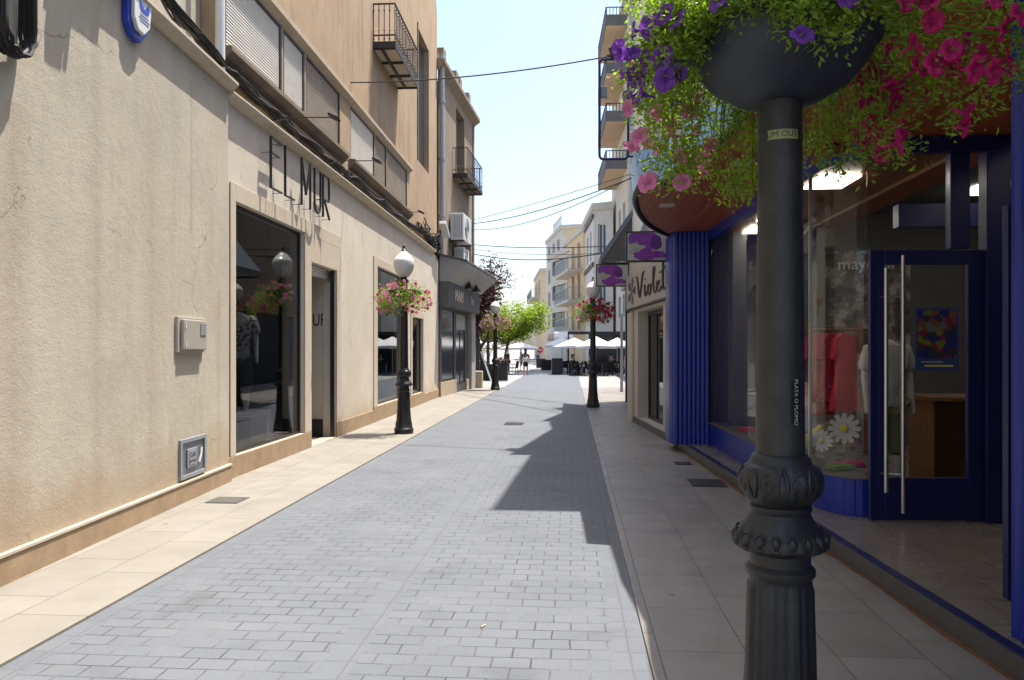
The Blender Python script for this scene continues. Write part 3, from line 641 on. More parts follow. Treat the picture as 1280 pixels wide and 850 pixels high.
# floodlights on thin arms
for Y, ln, lab in ((11.0, .95, 'small floodlight on a thin arm above the metal letters'), (13.6, .95, 'small floodlight on a thin arm just past the metal letters'), (18.8, .8, 'small floodlight on a thin arm above the middle shop window')):
    t = thing('floodlight', lab, 'light', on2(Y, 5.04), rz2, 'floodlights along the cream shopfront')
    mb = MB(); mb.tube([(0, -.0, 0), (0, -.3, .06), (0, -ln, .05)], .009, 6); mb.build('arm', M['darkmetal'], t)
    mb = MB(); mb.M = Matrix.Translation((0, -ln, .05)) @ Matrix.Rotation(R(25), 4, 'X'); mb.box(-.11, .11, -.07, .07, -.02, .02); mb.build('lamp_head', M['iron'], t, bevel=.008)

# cable bundles along the facade
def bundle(name, pts, k, spread, r, lab, m='black', n=6):
    mb = MB(); P = [Vector(p) for p in pts]
    for j in range(k):
        ph = random.random() * 9; off = Vector((random.uniform(-1, 1), 0, random.uniform(-1, 1))) * spread
        q = []
        for i in range(len(P) - 1):
            for s in range(6):
                f_ = s / 6; p = P[i].lerp(P[i + 1], f_)
                sag = -math.sin(f_ * PI) * .03 * (1 + .5 * math.sin(ph + i))
                w_ = Vector((math.sin(ph + i * 2.1 + f_ * 6), 0, math.cos(ph * 1.7 + i * 1.3 + f_ * 5))) * spread * .7
                q.append(p + off + w_ + Vector((0, 0, sag)))
        q.append(P[-1] + off)
        mb.tube(q, r * random.uniform(.6, 1.2), n)
    o = mb.build(name, M[m], None, smooth=True); return tag(o, lab, 'cable')
pts = [on_left1(7.3, 5.42) + Vector((.02, 0, 0)), on_left1(8.6, 5.30) + Vector((.0, 0, 0))] + [on2(Y, z, .02) for Y, z in ((9.6, 5.24), (11.5, 5.20), (13.4, 5.16), (15.5, 5.18), (18, 5.2), (20.5, 5.2), (23.3, 5.3), (25.2, 5.15), (26.3, 4.85), (27.4, 4.75))]
bundle('cable_bundle', pts, 9, .05, .022, 'thick tangle of black cables running under the shutters')
pts = [on2(Y, z, .05) for Y, z in ((22.6, 5.5), (23.9, 5.45), (24.8, 5.2), (25.6, 5.55), (26.2, 5.2))]
bundle('cable_tangle', pts, 8, .12, .02, 'knotted black cables at the far end of the cream shopfront')
mb = MB(); mb.tube([on2(9.25, 5.05, .03), on2(9.25, 9.5, .03)], .06, 10)
tag(mb.build('drainpipe', M['white'], None, smooth=True), 'white drainpipe beside the nearest roller shutter', 'pipe')
mb = MB(); mb.tube([on2(26.6, 4.6, .1), on2(26.6, 12.0, .1)], .09, 10)
for z in (6.3, 8.3, 10.3): mb.tube([on2(26.6, z, .1), on2(26.6, z + .1, .1)], .11, 10)
tag(mb.build('drainpipe', M['grey_pipe'], None, smooth=True), 'grey drainpipe between the ochre and the brown building', 'pipe')
mb = MB(); mb.M = Matrix.Translation(on2(25.9, 5.75, .3)) @ Matrix.Rotation(rz2, 4, 'Z') @ Matrix.Rotation(R(20), 4, 'Y'); mb.box(-.5, .5, -.12, .12, -.06, .06)
tag(mb.build('wall_lamp', M['white'], None, bevel=.02), 'white slanted lamp fitting near the grey drainpipe', 'light')

# balcony
def iron_balcony(name, lab, O, rz, w, d, h, rail=1.0, nb=16, slabm='ledge'):
    t = thing(name, lab, 'balcony', O, rz)
    mb = MB(); mb.box(0, w, -d, 0, 0, .06); mb.build('slab', M[slabm], t)
    mb = MB()
    mb.box(-.02, w + .02, -d - .02, -d, -.02, .10); mb.box(-.02, 0, -d, 0, -.02, .10); mb.box(w, w + .02, -d, 0, -.02, .10)
    for k in range(4): x = w * k / 3; mb.box(max(x - .03, .0), min(x + .03, w), -d, 0, -.05, -.001)
    mb.box(0, w, -d * .55, -d * .45, -.045, -.002)
    mb.build('edge_frame', M['iron'], t)
    mb = MB()
    for a, b in (((0, 0), (0, -d)), ((0, -d), (w, -d)), ((w, -d), (w, 0))):
        for z in (.12, .28, rail): mb.bar((a[0], a[1], z), (b[0], b[1], z), .03)
    def bal(x, y):
        mb.tube([(x, y, .1), (x, y, rail)], .011, 5)
        for z in (.2, .4, rail - .15): mb.lathe([(.004, -.03), (.026, 0), (.004, .03)], 6, (x, y, z))
    for k in range(nb + 1): bal(w * k / nb, -d)
    for k in range(1, 5): bal(0, -d * k / 5); bal(w, -d * k / 5)
    mb.build('railing', M['iron'], t)
    return t
iron_balcony('iron_balcony', 'wrought iron balcony high on the ochre wall', on2(17.35, 8.62, -.16), rz2, 2.7, .62, 0)
mb = MB(); mb.box(.6, 2.0, .001, .05, 0, 2.4)
# ------------------------------------------------------------------ left: brown old building
A3, B3 = (-4.66, 26.46), (-4.30, 33.35)
loc3, rz3, L3 = frame(A3, B3); u3 = Vector((B3[0] - A3[0], B3[1] - A3[1])).normalized()
s3 = lambda Y: (Y - A3[1]) / u3.y
def on3(Y, z, out=0): return Vector((A3[0], A3[1], 0)) + Vector((u3.x, u3.y, 0)) * s3(Y) + Vector((u3.y, -u3.x, 0)) * out + Vector((0, 0, z))
T3 = thing('brown_building', 'old brown rendered building with roof parapet behind the grey shop', 'building', loc3, rz3)
bop = (s3(29.6), s3(31.3), 8.4, 11.1)
bop2 = (s3(31.6), s3(32.7), 4.9, 7.2)
mb = MB(); add_wall(mb, (0, 0), (L3, 0), 0, 11.5, [bop, bop2], .3); mb.box(0, L3, .3, 6, 0, 11.49); mb.build('wall', M['aged'], T3)
mb = MB(); mb.sweep_x([(0, 11.4), (-.12, 11.5), (-.28, 11.62), (-.28, 11.75), (0, 11.8)], -.1, L3 + .12); mb.box(-.05, L3, 0, .25, 11.8, 12.0); mb.build('cornice', M['aged'], T3)
for x in (.9, 3.2, 3.9, 5.8):
    mb = MB(); mb.box(x, x + .45, .0, .3, 12.0, 12.55); mb.build('parapet_block', M['aged'], T3)
mb = MB(); mb.box(bop[0] + .01, bop[1] - .01, .28, .299, bop[2], bop[3]); mb.box(bop2[0] + .01, bop2[1] - .01, .28, .299, bop2[2], bop2[3]); mb.build('shutter', M['dirty'], T3)
mb = MB(); mb.box(L3 - .25, L3 + .02, -.05, 0, 0, 11.4); mb.build('corner_pilaster', M['aged'], T3)
iron_balcony('iron_balcony', 'small iron balcony on the brown building near the sky', on3(29.0, 8.25), rz3, 3.4, .55, 0, 1.1, 14, 'dirty')
def aircon(lab, O, rz, w, h, d):
    t = thing('air_conditioner', lab, 'air conditioner', O, rz, 'air conditioners on the brown building')
    mb = MB(); mb.box(0, w, -d, -.05, 0, h); mb.build('casing', M['white'], t, bevel=.02)
    mb = MB(); c = (w * .42, h * .5); r = min(w, h) * .4
    for k in range(4): mb.tube([(c[0] + r * (k + 1) / 4 * math.cos(a), -d - .006, c[1] + r * (k + 1) / 4 * math.sin(a)) for a in [2 * PI * i / 20 for i in range(21)]], .008, 4)
    for k in range(6): mb.bar((c[0], -d - .006, c[1]), (c[0] + r * math.cos(k * PI / 3), -d - .006, c[1] + r * math.sin(k * PI / 3)), .012)
    mb.build('fan_grille', M['grey_pipe'], t)
    mb = MB()
    for k in range(5): mb.box(-.004, -.0005, -d + .06 + k * .07, -d + .09 + k * .07, .1, h - .1)
    mb.build('side_vent', M['grey_pipe'], t)
    mb = MB(); mb.box(.05, .1, -d, 0, -.06, -.001); mb.box(w - .1, w - .05, -d, 0, -.06, -.001); mb.build('bracket', M['iron'], t)
aircon('larger air conditioner hanging on the brown wall', on3(28.3, 5.75), rz3, 1.6, 1.0, .55)
aircon('lower air conditioner half hidden behind the grey shop roof', on3(28.9, 4.95), rz3, 1.1, .6, .45)
# ------------------------------------------------------------------ left: grey slate shop
T4 = thing('slate_shop', 'grey slate shopfront with flared canopy at the end of the left side', 'shop', on3(26.46, 0), rz3)
LS = 6.2
o1 = (.35, 2.5, .55, 3.15); o2 = (2.75, 4.7, .30, 3.15)
mb = MB(); mb.M = Matrix.Translation((0, -.06, 0)); add_wall(mb, (0, 0), (LS, 0), 0, 3.3, [o1, o2], .05, True); mb.build('wall', M['slate'], T4)
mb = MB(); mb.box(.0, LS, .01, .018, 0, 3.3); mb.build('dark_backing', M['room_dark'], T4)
mb = MB(); mb.box(5.3, LS, -.22, -.062, .0, 3.2); mb.build('pillar', M['slate_lt'], T4)
window(T4, (0, -.06), (LS, -.06), o1, .01, M['darkmetal'], M['glass_far'], .05, 0)
dd = window(T4, (0, -.06), (LS, -.06), o2, .008, M['darkmetal'], M['glass_far'], .09, 1, name='door')
mb = MB(); mb.box(o2[0] + .1, o2[1] - .1, -.07, -.055, 2.45, 3.05); mb.build('roller_box', M['slate_lt'], T4)
for a, b, h in ((-.02, 2.68, .53), (4.75, 5.29, .45)):
    mb = MB(); mb.box(a, b, -.12, -.062, 0, h); mb.build('stone_base', M['trim'], T4)
mb = MB()
mb.sweep_x([(-.06, 3.2), (-.40, 3.2), (-.40, 4.05), (-.06, 4.05)], -.02, LS); bx = mb.build('fascia', M['slate'], T4)
mb = MB(); mb.sweep_x([(-.06, 4.051), (-.40, 4.051), (-.55, 4.2), (-.98, 4.55), (-1.02, 4.72), (-.06, 4.95)], -.02, LS + .5); mb.build('canopy', [M['slate_lt']], T4, bevel=.01)
mb = MB(); mb.sweep_x([(-.06, 4.952), (-1.025, 4.722), (-1.06, 4.73), (-1.05, 4.78), (-.06, 5.02)], -.06, LS + .54); mb.build('roof_sheet', M['slate'], T4)
text_obj('fascia_lettering', 'MAM', .62, flat('pale_letter', (.62, .54, .44)), bx, Matrix.Translation((1.75, -.415, 3.62)), .01, 1.1)
text_obj('fascia_lettering', 'for', .5, flat('pale_letter2', (.45, .40, .34)), bx, Matrix.Translation((4.4, -.415, 3.62)), .01, 1.1)
for x in (2.6, 4.2):
    mb = MB(); mb.tube([(x, -.6, 4.4), (x, -.62, 4.2)], .02, 6); mb.lathe([(.04, .1), (.06, .06), (.2, -.12), (.19, -.12), (.03, .04)], 14, (x, -.62, 4.12)); mb.build('cone_lamp', M['black'], T4, smooth=True)
mb = MB(); mb.box(-.28, .28, -.2, .2, 0, .72)
o = mb.build('stone_block', M['trim'], None, bevel=.03); o.location = (-4.13, 32.95, .022); tag(o, 'pale stone block standing at the corner of the slate shop', 'stone block')

# ------------------------------------------------------------------ street lamps
def lamp_profile():
    return [(.19, 0), (.19, .10), (.17, .12), (.165, .20), (.148, .26), (.13, .48, 'pan'), (.121, .80, 'pan'), (.112, .82), (.112, .835), (.124, .85), (.124, .868), (.108, .885), (.108, .925),
            (.12, .935), (.150, .942, 'egg'), (.166, .955, 'egg'), (.168, .975, 'egg'), (.158, 1.0, 'egg'), (.13, 1.03), (.112, 1.06), (.106, 1.075), (.112, 1.085), (.112, 1.10), (.104, 1.105),
            (.126, 1.13, 'scr'), (.140, 1.16, 'scr'), (.145, 1.19, 'scr'), (.140, 1.22, 'scr'), (.126, 1.245, 'scr'), (.112, 1.255), (.108, 1.27), (.098, 1.285), (.092, 1.29)]
def lmod(r, z, th, q):
    if len(q) < 3: return r
    if q[2] == 'egg': return r * (1 + .045 * abs(math.sin(th * 9)) - .02)
    if q[2] == 'scr': return r * (1 + .05 * math.sin(th * 6) * math.sin((z - 1.13) * 40 + th * 3) + .03 * abs(math.sin(12 * th)))
    if q[2] == 'pan':
        a = (th % (PI / 4)) / (PI / 4); return r - (.010 if .2 < a < .8 else 0) + (.005 if .36 < a < .64 else 0)
    return r
def street_lamp(lab, x, y, m, n=48):
    t = thing('street_lamp', lab, 'street lamp', (x, y, .022), random.random(), 'cast iron street lamps')
    mb = MB(); mb.lathe(lamp_profile(), n, (0, 0, 0), lmod); mb.build('base', m, t, smooth=True)
    mb = MB(); mb.lathe([(.088, 1.285), (.084, 1.9), (.078, 2.55), (.075, 2.98), (.10, 3.0), (.10, 3.04), (.06, 3.07), (.075, 3.12)], 24); mb.build('pole', m, t, smooth=True)
    mb = MB(); mb.lathe([(.07, 3.10), (.11, 3.12), (.175, 3.22), (.205, 3.33), (.205, 3.42), (.18, 3.47), (.17, 3.475), (.14, 3.53), (.09, 3.57), (.05, 3.62)], 24); g = mb.build('globe', M['opal'], t, smooth=True)
    mb = MB(); mb.lathe([(.05, 3.62), (.055, 3.64), (.03, 3.66), (.022, 3.70), (.03, 3.725), (.005, 3.76)], 12); mb.build('finial', m, g, smooth=True)
    return t
fg = street_lamp('large grey lamp post nearest the camera, with stickers, by the blue shop', .77, 2.92, M['lampgrey'], 96)
fg.rotation_euler = (0, 0, .2)
mb = MB()
for k in range(8):                                          # scroll medallions on the upper ring
    a0 = 2 * PI * k / 8
    pts = []
    for i in range(22):
        w_ = i / 21 * 3.2 * PI; q = .036 * (1 - i / 26); th = a0 + q * math.cos(w_) / .142; z = 1.188 + q * 1.25 * math.sin(w_); rr = .139 + .006 - abs(z - 1.188) * .22
        pts.append((rr * math.cos(th), rr * math.sin(th), z))
    mb.tube(pts, .0055, 6)
    for sg in (-1, 1):
        pts = []
        for i in range(8):
            f = i / 7; th = a0 + PI / 8 + sg * (.02 + .10 * math.sin(f * PI)); z = 1.135 + .11 * f; rr = .134 + .013 * math.sin(f * PI); pts.append((rr * math.cos(th), rr * math.sin(th), z))
        mb.tube(pts, [.003, .005, .0065, .007, .007, .0065, .005, .003], 6)
mb.build('scroll_relief', M['lampgrey'], fg, smooth=True)
mb = MB()
for k in range(18):                                         # egg moulding on the lower collar
    a = 2 * PI * k / 18; c = Vector((math.cos(a) * .160, math.sin(a) * .157, .986))
    old = mb.M; mb.M = Matrix.Translation(c) @ Matrix.Rotation(a, 4, 'Z') @ Matrix.Rotation(R(-12), 4, 'Y')
    mb.lathe([(.001, -.024), (.010, -.019), (.0165, -.005), (.017, .006), (.011, .019), (.001, .025)], 10)
    pts = [(.004, .023 * math.cos(t_), -.001 + .028 * math.sin(t_)) for t_ in [PI * 2 * i / 16 for i in range(17)]]
    mb.tube(pts, .0042, 5); mb.M = old
mb.build('egg_moulding', M['lampgrey'], fg, smooth=True)
street_lamp('black lamp post in front of the cream shopfront, under pink flowers', -3.33, 15.04, M['lampdark'])
street_lamp('black lamp post on the right pavement past the violet shop', .60, 22.17, M['lampdark'])
street_lamp('black lamp post near the leaning tree at the end of the left pavement', -3.13, 31.24, M['lampdark'])
# stickers wrapped round the pole
def sticker(txt, z, th0, w, h, r, bg, fgm, size, vertical=False):
    mb = MB(); n = 12
    def P(x, zz, rr): a = th0 + x / rr; return (rr * math.cos(a), rr * math.sin(a), z + zz)
    for i in range(n):
        xa, xb = -w / 2 + w * i / n, -w / 2 + w * (i + 1) / n
        mb.poly([P(xa, -h / 2, r), P(xb, -h / 2, r), P(xb, h / 2, r), P(xa, h / 2, r)])
    so = mb.build('sticker', bg, fg)
    me = text_mesh(txt, size, 0); 
    for v in me.vertices:
        x, y = (v.co.x, v.co.y) if not vertical else (v.co.y, -v.co.x)
        if vertical: x, y = v.co.y, -v.co.x
        v.co = P(x, y, r + .0015)
    me.materials.clear(); me.materials.append(fgm)
    o = bpy.data.objects.new('sticker_lettering', me); col.objects.link(o); o.parent = so
cam_dir = math.atan2(-2.92, -.77) - fg.rotation_euler[2]
sticker('LIM OUT!', 2.455, cam_dir + .15, .115, .035, .0805, mat('sticker_yellow', (.50, .52, .20), .5, 0, .3, 20), M['ink'], .029)
sticker('PLATA O PLOMO', 1.485, cam_dir + .66, .036, .16, .0885, flat('sticker_black', (.004, .004, .004)), M['white'], .0215, True)

# ------------------------------------------------------------------ flower baskets
def flower_mesh(name, m, r=.038):
    mb = MB(); n = 30
    c = mb.add((0, 0, -.014)); rings = []
    for k, (rr, z) in enumerate(((.13, -.012), (.28, -.003), (.6, .003), (.85, .003), (1.0, -.002))):
        ring = []
        for j in range(n):
            th = 2 * PI * j / n; lob = 1 - (0, 0, .02, .05, .10)[k] * (abs(math.cos(2.5 * th)) ** 4)
            ring.append(mb.add((r * rr * lob * math.cos(th), r * rr * lob * math.sin(th), z + (.0035 * math.sin(5 * th + 1) + .002 * math.sin(9 * th) if k >= 2 else 0))))
        rings.append(ring)
    for j in range(n): mb.face((c, rings[0][j], rings[0][(j + 1) % n]))
    for a, b in zip(rings[:-1], rings[1:]):
        for j in range(n): mb.face((a[j], a[(j + 1) % n], b[(j + 1) % n], b[j]))
    t1 = [mb.add((r * .16 * math.cos(2 * PI * j / 8), r * .16 * math.sin(2 * PI * j / 8), -.010)) for j in range(8)]
    t2 = [mb.add((r * .06 * math.cos(2 * PI * j / 8), r * .06 * math.sin(2 * PI * j / 8), -.045)) for j in range(8)]
    for j in range(8): mb.face((t1[j], t1[(j + 1) % 8], t2[(j + 1) % 8], t2[j]))
    o = mb.build(name, m, None, smooth=True); me = o.data; bpy.data.objects.remove(o); return me
FM = {k: flower_mesh('petunia_flower', M[k]) for k in ('p_purple', 'p_mag', 'p_pink', 'p_mauve')}
def add_leaf(mb, p, d, L, w, twist):
    d = d.normalized(); up = Vector((0, 0, 1)); s = d.cross(up)
    if s.length < .01: s = Vector((1, 0, 0))
    s.normalize(); nn = s.cross(d)
    s2_ = s * math.cos(twist) + nn * math.sin(twist); n2 = d.cross(s2_)
    a = mb.add(p); m1 = mb.add(p + d * L * .45 + s2_ * w / 2 + n2 * L * .06); m2 = mb.add(p + d * L * .45 - s2_ * w / 2 + n2 * L * .06); e = mb.add(p + d * L - n2 * L * .12); mid = mb.add(p + d * L * .5)
    mb.face((a, m1, mid)); mb.face((a, mid, m2)); mb.face((mid, m1, e)); mb.face((mid, e, m2))
def basket(lab, O, rng, clump_fn, ncl, leaf_n, leafL, sig, flower_fn, leafm, scale=1.0, fscale=1.0, single=None, gap=.055, maxfl=98, quota=None):
    t = thing('flower_basket', lab, 'flower basket', O, 0, 'flower baskets on the lamp posts')
    mb = MB(); mb.lathe([(.078, 2.585), (.15, 2.60), (.25, 2.66), (.31, 2.73), (.335, 2.79), (.35, 2.795), (.352, 2.815), (.335, 2.82), (.33, 2.84), (.30, 2.84), (.25, 2.80), (.09, 2.80)], 40); mb.build('bowl', M['bowl'], t, smooth=True)
    fo = MB(); cl = []
    while len(cl) < ncl:
        th = rng.uniform(0, 2 * PI); q = clump_fn(th, rng)
        if q is None: continue
        cl.append((th, Vector((q[0] * math.cos(th), q[0] * math.sin(th), q[1]))))
    for th, c in cl:
        o = Vector((math.cos(th), math.sin(th), 0))
        if rng.random() < .3:
            r0 = min(.30, math.hypot(c.x, c.y) * .8); st = o * r0 + Vector((0, 0, max(2.84, c.z - .05)))
            md = o * (math.hypot(c.x, c.y) * .95 + .01) + Vector((rng.uniform(-.05, .05), rng.uniform(-.05, .05), max(st.z, c.z) * .6 + c.z * .4))
            fo.mi = 0; fo.tube([st, st.lerp(md, .6) + Vector((0, 0, .02)), md, c + Vector((0, 0, -.03))], [.003, .003, .0025, .002], 4, False)
        out = (o * .5 + Vector((0, 0, -.35))).normalized()
        dry = len(leafm) > 1 and rng.random() < .3
        for j in range(leaf_n):
            g = Vector((rng.gauss(0, 1), rng.gauss(0, 1), rng.gauss(0, 1.15))) * sig
            d = out * .55 + Vector((rng.uniform(-1, 1), rng.uniform(-1, 1), rng.uniform(-.8, 1)))
            fo.mi = 1 if dry else 0
            add_leaf(fo, c + g, d, leafL * rng.uniform(.5, 1.3), leafL * rng.uniform(.28, .42), rng.uniform(-1.5, 1.5))
    fo.build('foliage', [M[x] for x in leafm], t)
    used = []; blm = MB(); cnt = 0; tries = 0
    eye = Vector((0, 0, 1.7)) - Vector(O)
    def hidden(p):
        v = eye - p; L = v.length; v.normalize(); k = 0
        for _, c in cl:
            w_ = c - p; t_ = w_.dot(v)
            if t_ > sig * 1.2 and (w_ - v * t_).length < sig * 1.3: k += 1
            if k > 1: return True
        return False
    cdl = (Vector((0, 0, 1.7)) - Vector((O[0], O[1], 2.7))).normalized()
    have = {}
    while cnt < maxfl and tries < 9000:
        tries += 1
        th, c = rng.choice(cl); kind = flower_fn(th, c, rng)
        if not kind or (quota and have.get(kind, 0) >= quota[kind]): continue
        o = Vector((math.cos(th), math.sin(th), 0))
        p = c + o * sig * rng.uniform(.8, 1.7) + Vector((rng.uniform(-1, 1), rng.uniform(-1, 1), rng.uniform(-1, 1))) * sig * .9
        if o.dot(cdl) > -.25: p = p + cdl * sig * 1.2
        if any((p - q).length < gap for q in used) or hidden(p): continue
        used.append(p); have[kind] = have.get(kind, 0) + 1
        nrm = (o * .55 + cdl * .45 + Vector((rng.uniform(-.6, .6), rng.uniform(-.6, .6), rng.uniform(-.35, .6)))).normalized()
        q = nrm.to_track_quat('Z', 'Y')
        if single is None:
            fl = bpy.data.objects.new('petunia_flower', FM[kind]); col.objects.link(fl); fl.parent = t
            fl.location = p; fl.rotation_mode = 'QUATERNION'; fl.rotation_quaternion = q; fl.scale = (fscale * rng.uniform(.8, 1.12),) * 3
        else:
            blm.M = Matrix.Translation(p) @ q.to_matrix().to_4x4() @ Matrix.Scale(fscale, 4); blm.mi = single.index(kind)
            b0 = [blm.add((.036 * math.cos(a * PI / 4), .036 * math.sin(a * PI / 4), 0)) for a in range(8)]; blm.face(b0)
        cnt += 1
    if single: blm.build('blossoms', [M[s] for s in single], t)['kind'] = 'stuff'
    t.scale = (scale,) * 3
    return t
cdir = math.atan2(-2.92, -.77)
def fg_clump(th, rng):
    d = math.cos(th - cdir); side = math.sin(th - cdir)     # side>0: to the right in the picture
    if d > .3:                                              # towards the camera: sprigs hanging over the rim here and there
        k = max(0, math.sin(th * 5 + 3.0))
        if rng.random() < .62 and k > .12: return rng.uniform(.37, .49), 2.90 - (.10 + .18 * k) * rng.random()
        if rng.random() < .35: return rng.uniform(.36, .46), 2.80 + .1 * rng.random()
        return rng.uniform(.2, .47), 2.86 + .3 * rng.random()
    if side > 0:
        rho = rng.uniform(.34, .92 if d > -.5 else .62); lo = 2.40 + .26 * max(0, rho - .45) / .5
        if d > .05: lo = max(lo, 2.60)
        return rho, lo + (3.15 - lo) * rng.random() ** 1.15
    rho = rng.uniform(.34, .57); lo = 2.33 if rho < .5 else 2.45
    if d > .05: lo = max(lo, 2.60)
    return rho, lo + (3.15 - lo) * rng.random() ** 1.1
def fg_fl(th, p, rng):
    d = math.cos(th - cdir); side = math.sin(th - cdir)
    if p.z > 2.9 - .1 * max(0, d) or d < -.8: return None
    rho = math.hypot(p.x, p.y)
    if side > .12 and d < .6: return 'p_mag' if math.sin(p.x * 17 + 1) * math.sin(p.y * 13) + math.sin(p.z * 19) > -.35 and (p.x * .967 - p.y * .255) < .82 else None
    if d > .25: return 'p_purple'
    if side < 0 and p.z > 2.62: return ('p_purple' if d > -.2 else 'p_pink') if rng.random() < .6 else None
    if side < 0: return 'p_pink'
    return None
basket('big basket of purple and magenta petunias on the nearest lamp post', (.77, 2.92, .022), random.Random(11), fg_clump, 950, 30, .031, .030, fg_fl, ['leaf'], 1.0, 1.15, None, .05, 98, dict(p_purple=25, p_mag=52, p_pink=21))
def ball_clump(th, rng):
    rho = rng.uniform(.2, .54); k = 1 - (rho / .62) ** 2
    return rho, 2.66 + rng.uniform(-.36, .40) * max(.35, k) 
basket('pink flower basket on the lamp post before the cream shopfront', (-3.33, 15.04, .022), random.Random(3), ball_clump, 190, 16, .05, .05,
       lambda th, p, r: ('p_mag' if r.random() < .45 else 'p_pink'), ['leaf', 'leaf_dry'], 1.0, .95, None, .07, 80)
basket('dark red and green flower basket on the right lamp post past the violet shop', (.60, 22.17, .022), random.Random(4), ball_clump, 170, 15, .06, .055,
       lambda th, p, r: 'p_mag' if (p.x > .05 or r.random() < .15) else None, ['leaf', 'leaf_dry'], 1.03, 1.3, None, .09, 55)
basket('withered brownish flower basket on the lamp post by the leaning tree', (-3.13, 31.24, .022), random.Random(5), ball_clump, 170, 15, .06, .055,
       lambda th, p, r: 'p_mauve', ['leaf_dry', 'leaf'], 1.03, 1.5, None, .09, 70)

# ------------------------------------------------------------------ right: blue shop
fx = lambda Y: 2.44 - .0495 * Y          # front line of the step
T5 = thing('blue_shop', 'cobalt blue childrens clothes shop with glass front and open door', 'shop', (0, 0, 0))
mb = MB(); mb.prism([(fx(-2), -2), (9, -2), (9, 13.2), (fx(13.2), 13.2)], .02, .148); mb.build('step', M['step'], T5)
mb = MB(); mb.prism([(fx(-2) + .09, -2), (9, -2), (9, 13.15), (fx(13.15) + .09, 13.15)], .1485, .153); mb.build('floor_tiles', M['tile'], T5)
mb = MB(); mb.prism([(fx(-2) + .02, -2), (fx(-2) + .08, -2), (fx(12.3) + .08, 12.3), (fx(12.3) + .02, 12.3)], .1482, .158); mb.build('blue_track', M['navy'], T5)
mb = MB()
k_ = 60; pts_ = []
rg = random.Random(2)
a_ = []; 
for i in range(k_ + 1):
    Y = 2 + 10.8 * i / k_; pts_.append((fx(Y) - .018 - .03 * rg.random(), Y))
poly = pts_ + [(fx(12.8) - .002, 12.8), (fx(2) - .002, 2)]
mb.prism(poly, .02, .03); mb.build('rusty_foot_strip', M['rust'], T5)
# fluted pier
def ribs(p0, p1, n, d):
    p0 = Vector(p0); p1 = Vector(p1); t_ = (p1 - p0) / n; nn = Vector((t_.y, -t_.x)).normalized(); out = []
    for i in range(n):
        for f, h in ((.0, 0), (.12, .6), (.3, .95), (.5, 1), (.7, .95), (.88, .6)):
            out.append(p0 + t_ * (i + f) + nn * d * h)
    out.append(p1); return out
def rprism(name, path, depthv, z0, z1, m, parent):
    mb = MB(); P = [(p.x, p.y) for p in path]; Q = [(p.x + depthv[0], p.y + depthv[1]) for p in (path[-1], path[0])]
    mb.prism(P + Q, z0, z1); return mb.build(name, m, parent)
pp = ribs((1.62, 12.95), (1.64, 12.72), 3, .02) + ribs((1.66, 12.68), (2.21, 12.60), 8, .022)
rprism('fluted_pier', pp, (0, .55), .149, 3.6, M['blue'], T5)
# display window on a curved plan
path = [Vector((2.24, 12.58)), Vector((2.31, 10.4)), Vector((2.385, 7.95))]
for k in range(1, 7):
    a = PI + (PI / 2) * k / 6
    path.append(Vector((2.385 + .32 + .32 * math.cos(a), 7.92 - .0 + .62 * math.sin(a))))
def ribbon(path, off0, off1, z0, z1, name, m, parent, rb=0, sm=False):
    mb = MB(); n = len(path); N = []
    for i in range(n):
        d = (path[min(i + 1, n - 1)] - path[max(i - 1, 0)]).normalized(); N.append(Vector((d.y, -d.x)))
    # outward normal points to the street (negative x)
    s_ = -1 if N[0].x > 0 else 1
    a = [path[i] + N[i] * s_ * off0 for i in range(n)]; b = [path[i] + N[i] * s_ * off1 for i in range(n)]
    mb.prism([(p.x, p.y) for p in a] + [(p.x, p.y) for p in b[::-1]], z0, z1)
    return mb.build(name, m, parent, smooth=sm)
def ribpath(P, w, d):
    out = []
    for a, b in zip(P[:-1], P[1:]):
        n = max(1, int((b - a).length / w))
        for i in range(n):
            for f, h in ((0, 0), (.15, .7), (.5, 1), (.85, .7)):
                q = a + (b - a) * ((i + f) / n); nn = Vector(((b - a).y, -(b - a).x)).normalized()
                if nn.x > 0 or (abs(nn.x) < .3 and nn.y > 0): nn = -nn
                out.append(q + nn * d * h)
    out.append(P[-1]); return out
ribbon(path[:3], .03, -.05, .153, .50, 'window_base_panel', M['blue'], T5)
ribbon(ribpath(path[2:], .07, .012), .03, -.04, .153, .50, 'curved_base_panel', M['blue'], T5)
for seg in ((0, 2), (1, 3)):
    ribbon(path[seg[0]:seg[1]], .006, -.006, .50, 3.46, 'window_pane', M['glass'], T5)
ribbon(path[2:], .006, -.006, .50, 3.46, 'curved_window_pane', M['glass'], T5)
mb = MB(); mb.box(2.37, 2.40, 7.9, 7.93, .5, 3.46); mb.build('glass_joint', M['steel'], T5)
ribbon(path, .04, -.06, 3.46, 3.60, 'head_trim', M['blue'], T5)
ribbon(path, .045, -.30, .501, .515, 'display_shelf', mat('shelf_print', (.24, .21, .18), .5, 0, .5, 5), T5)
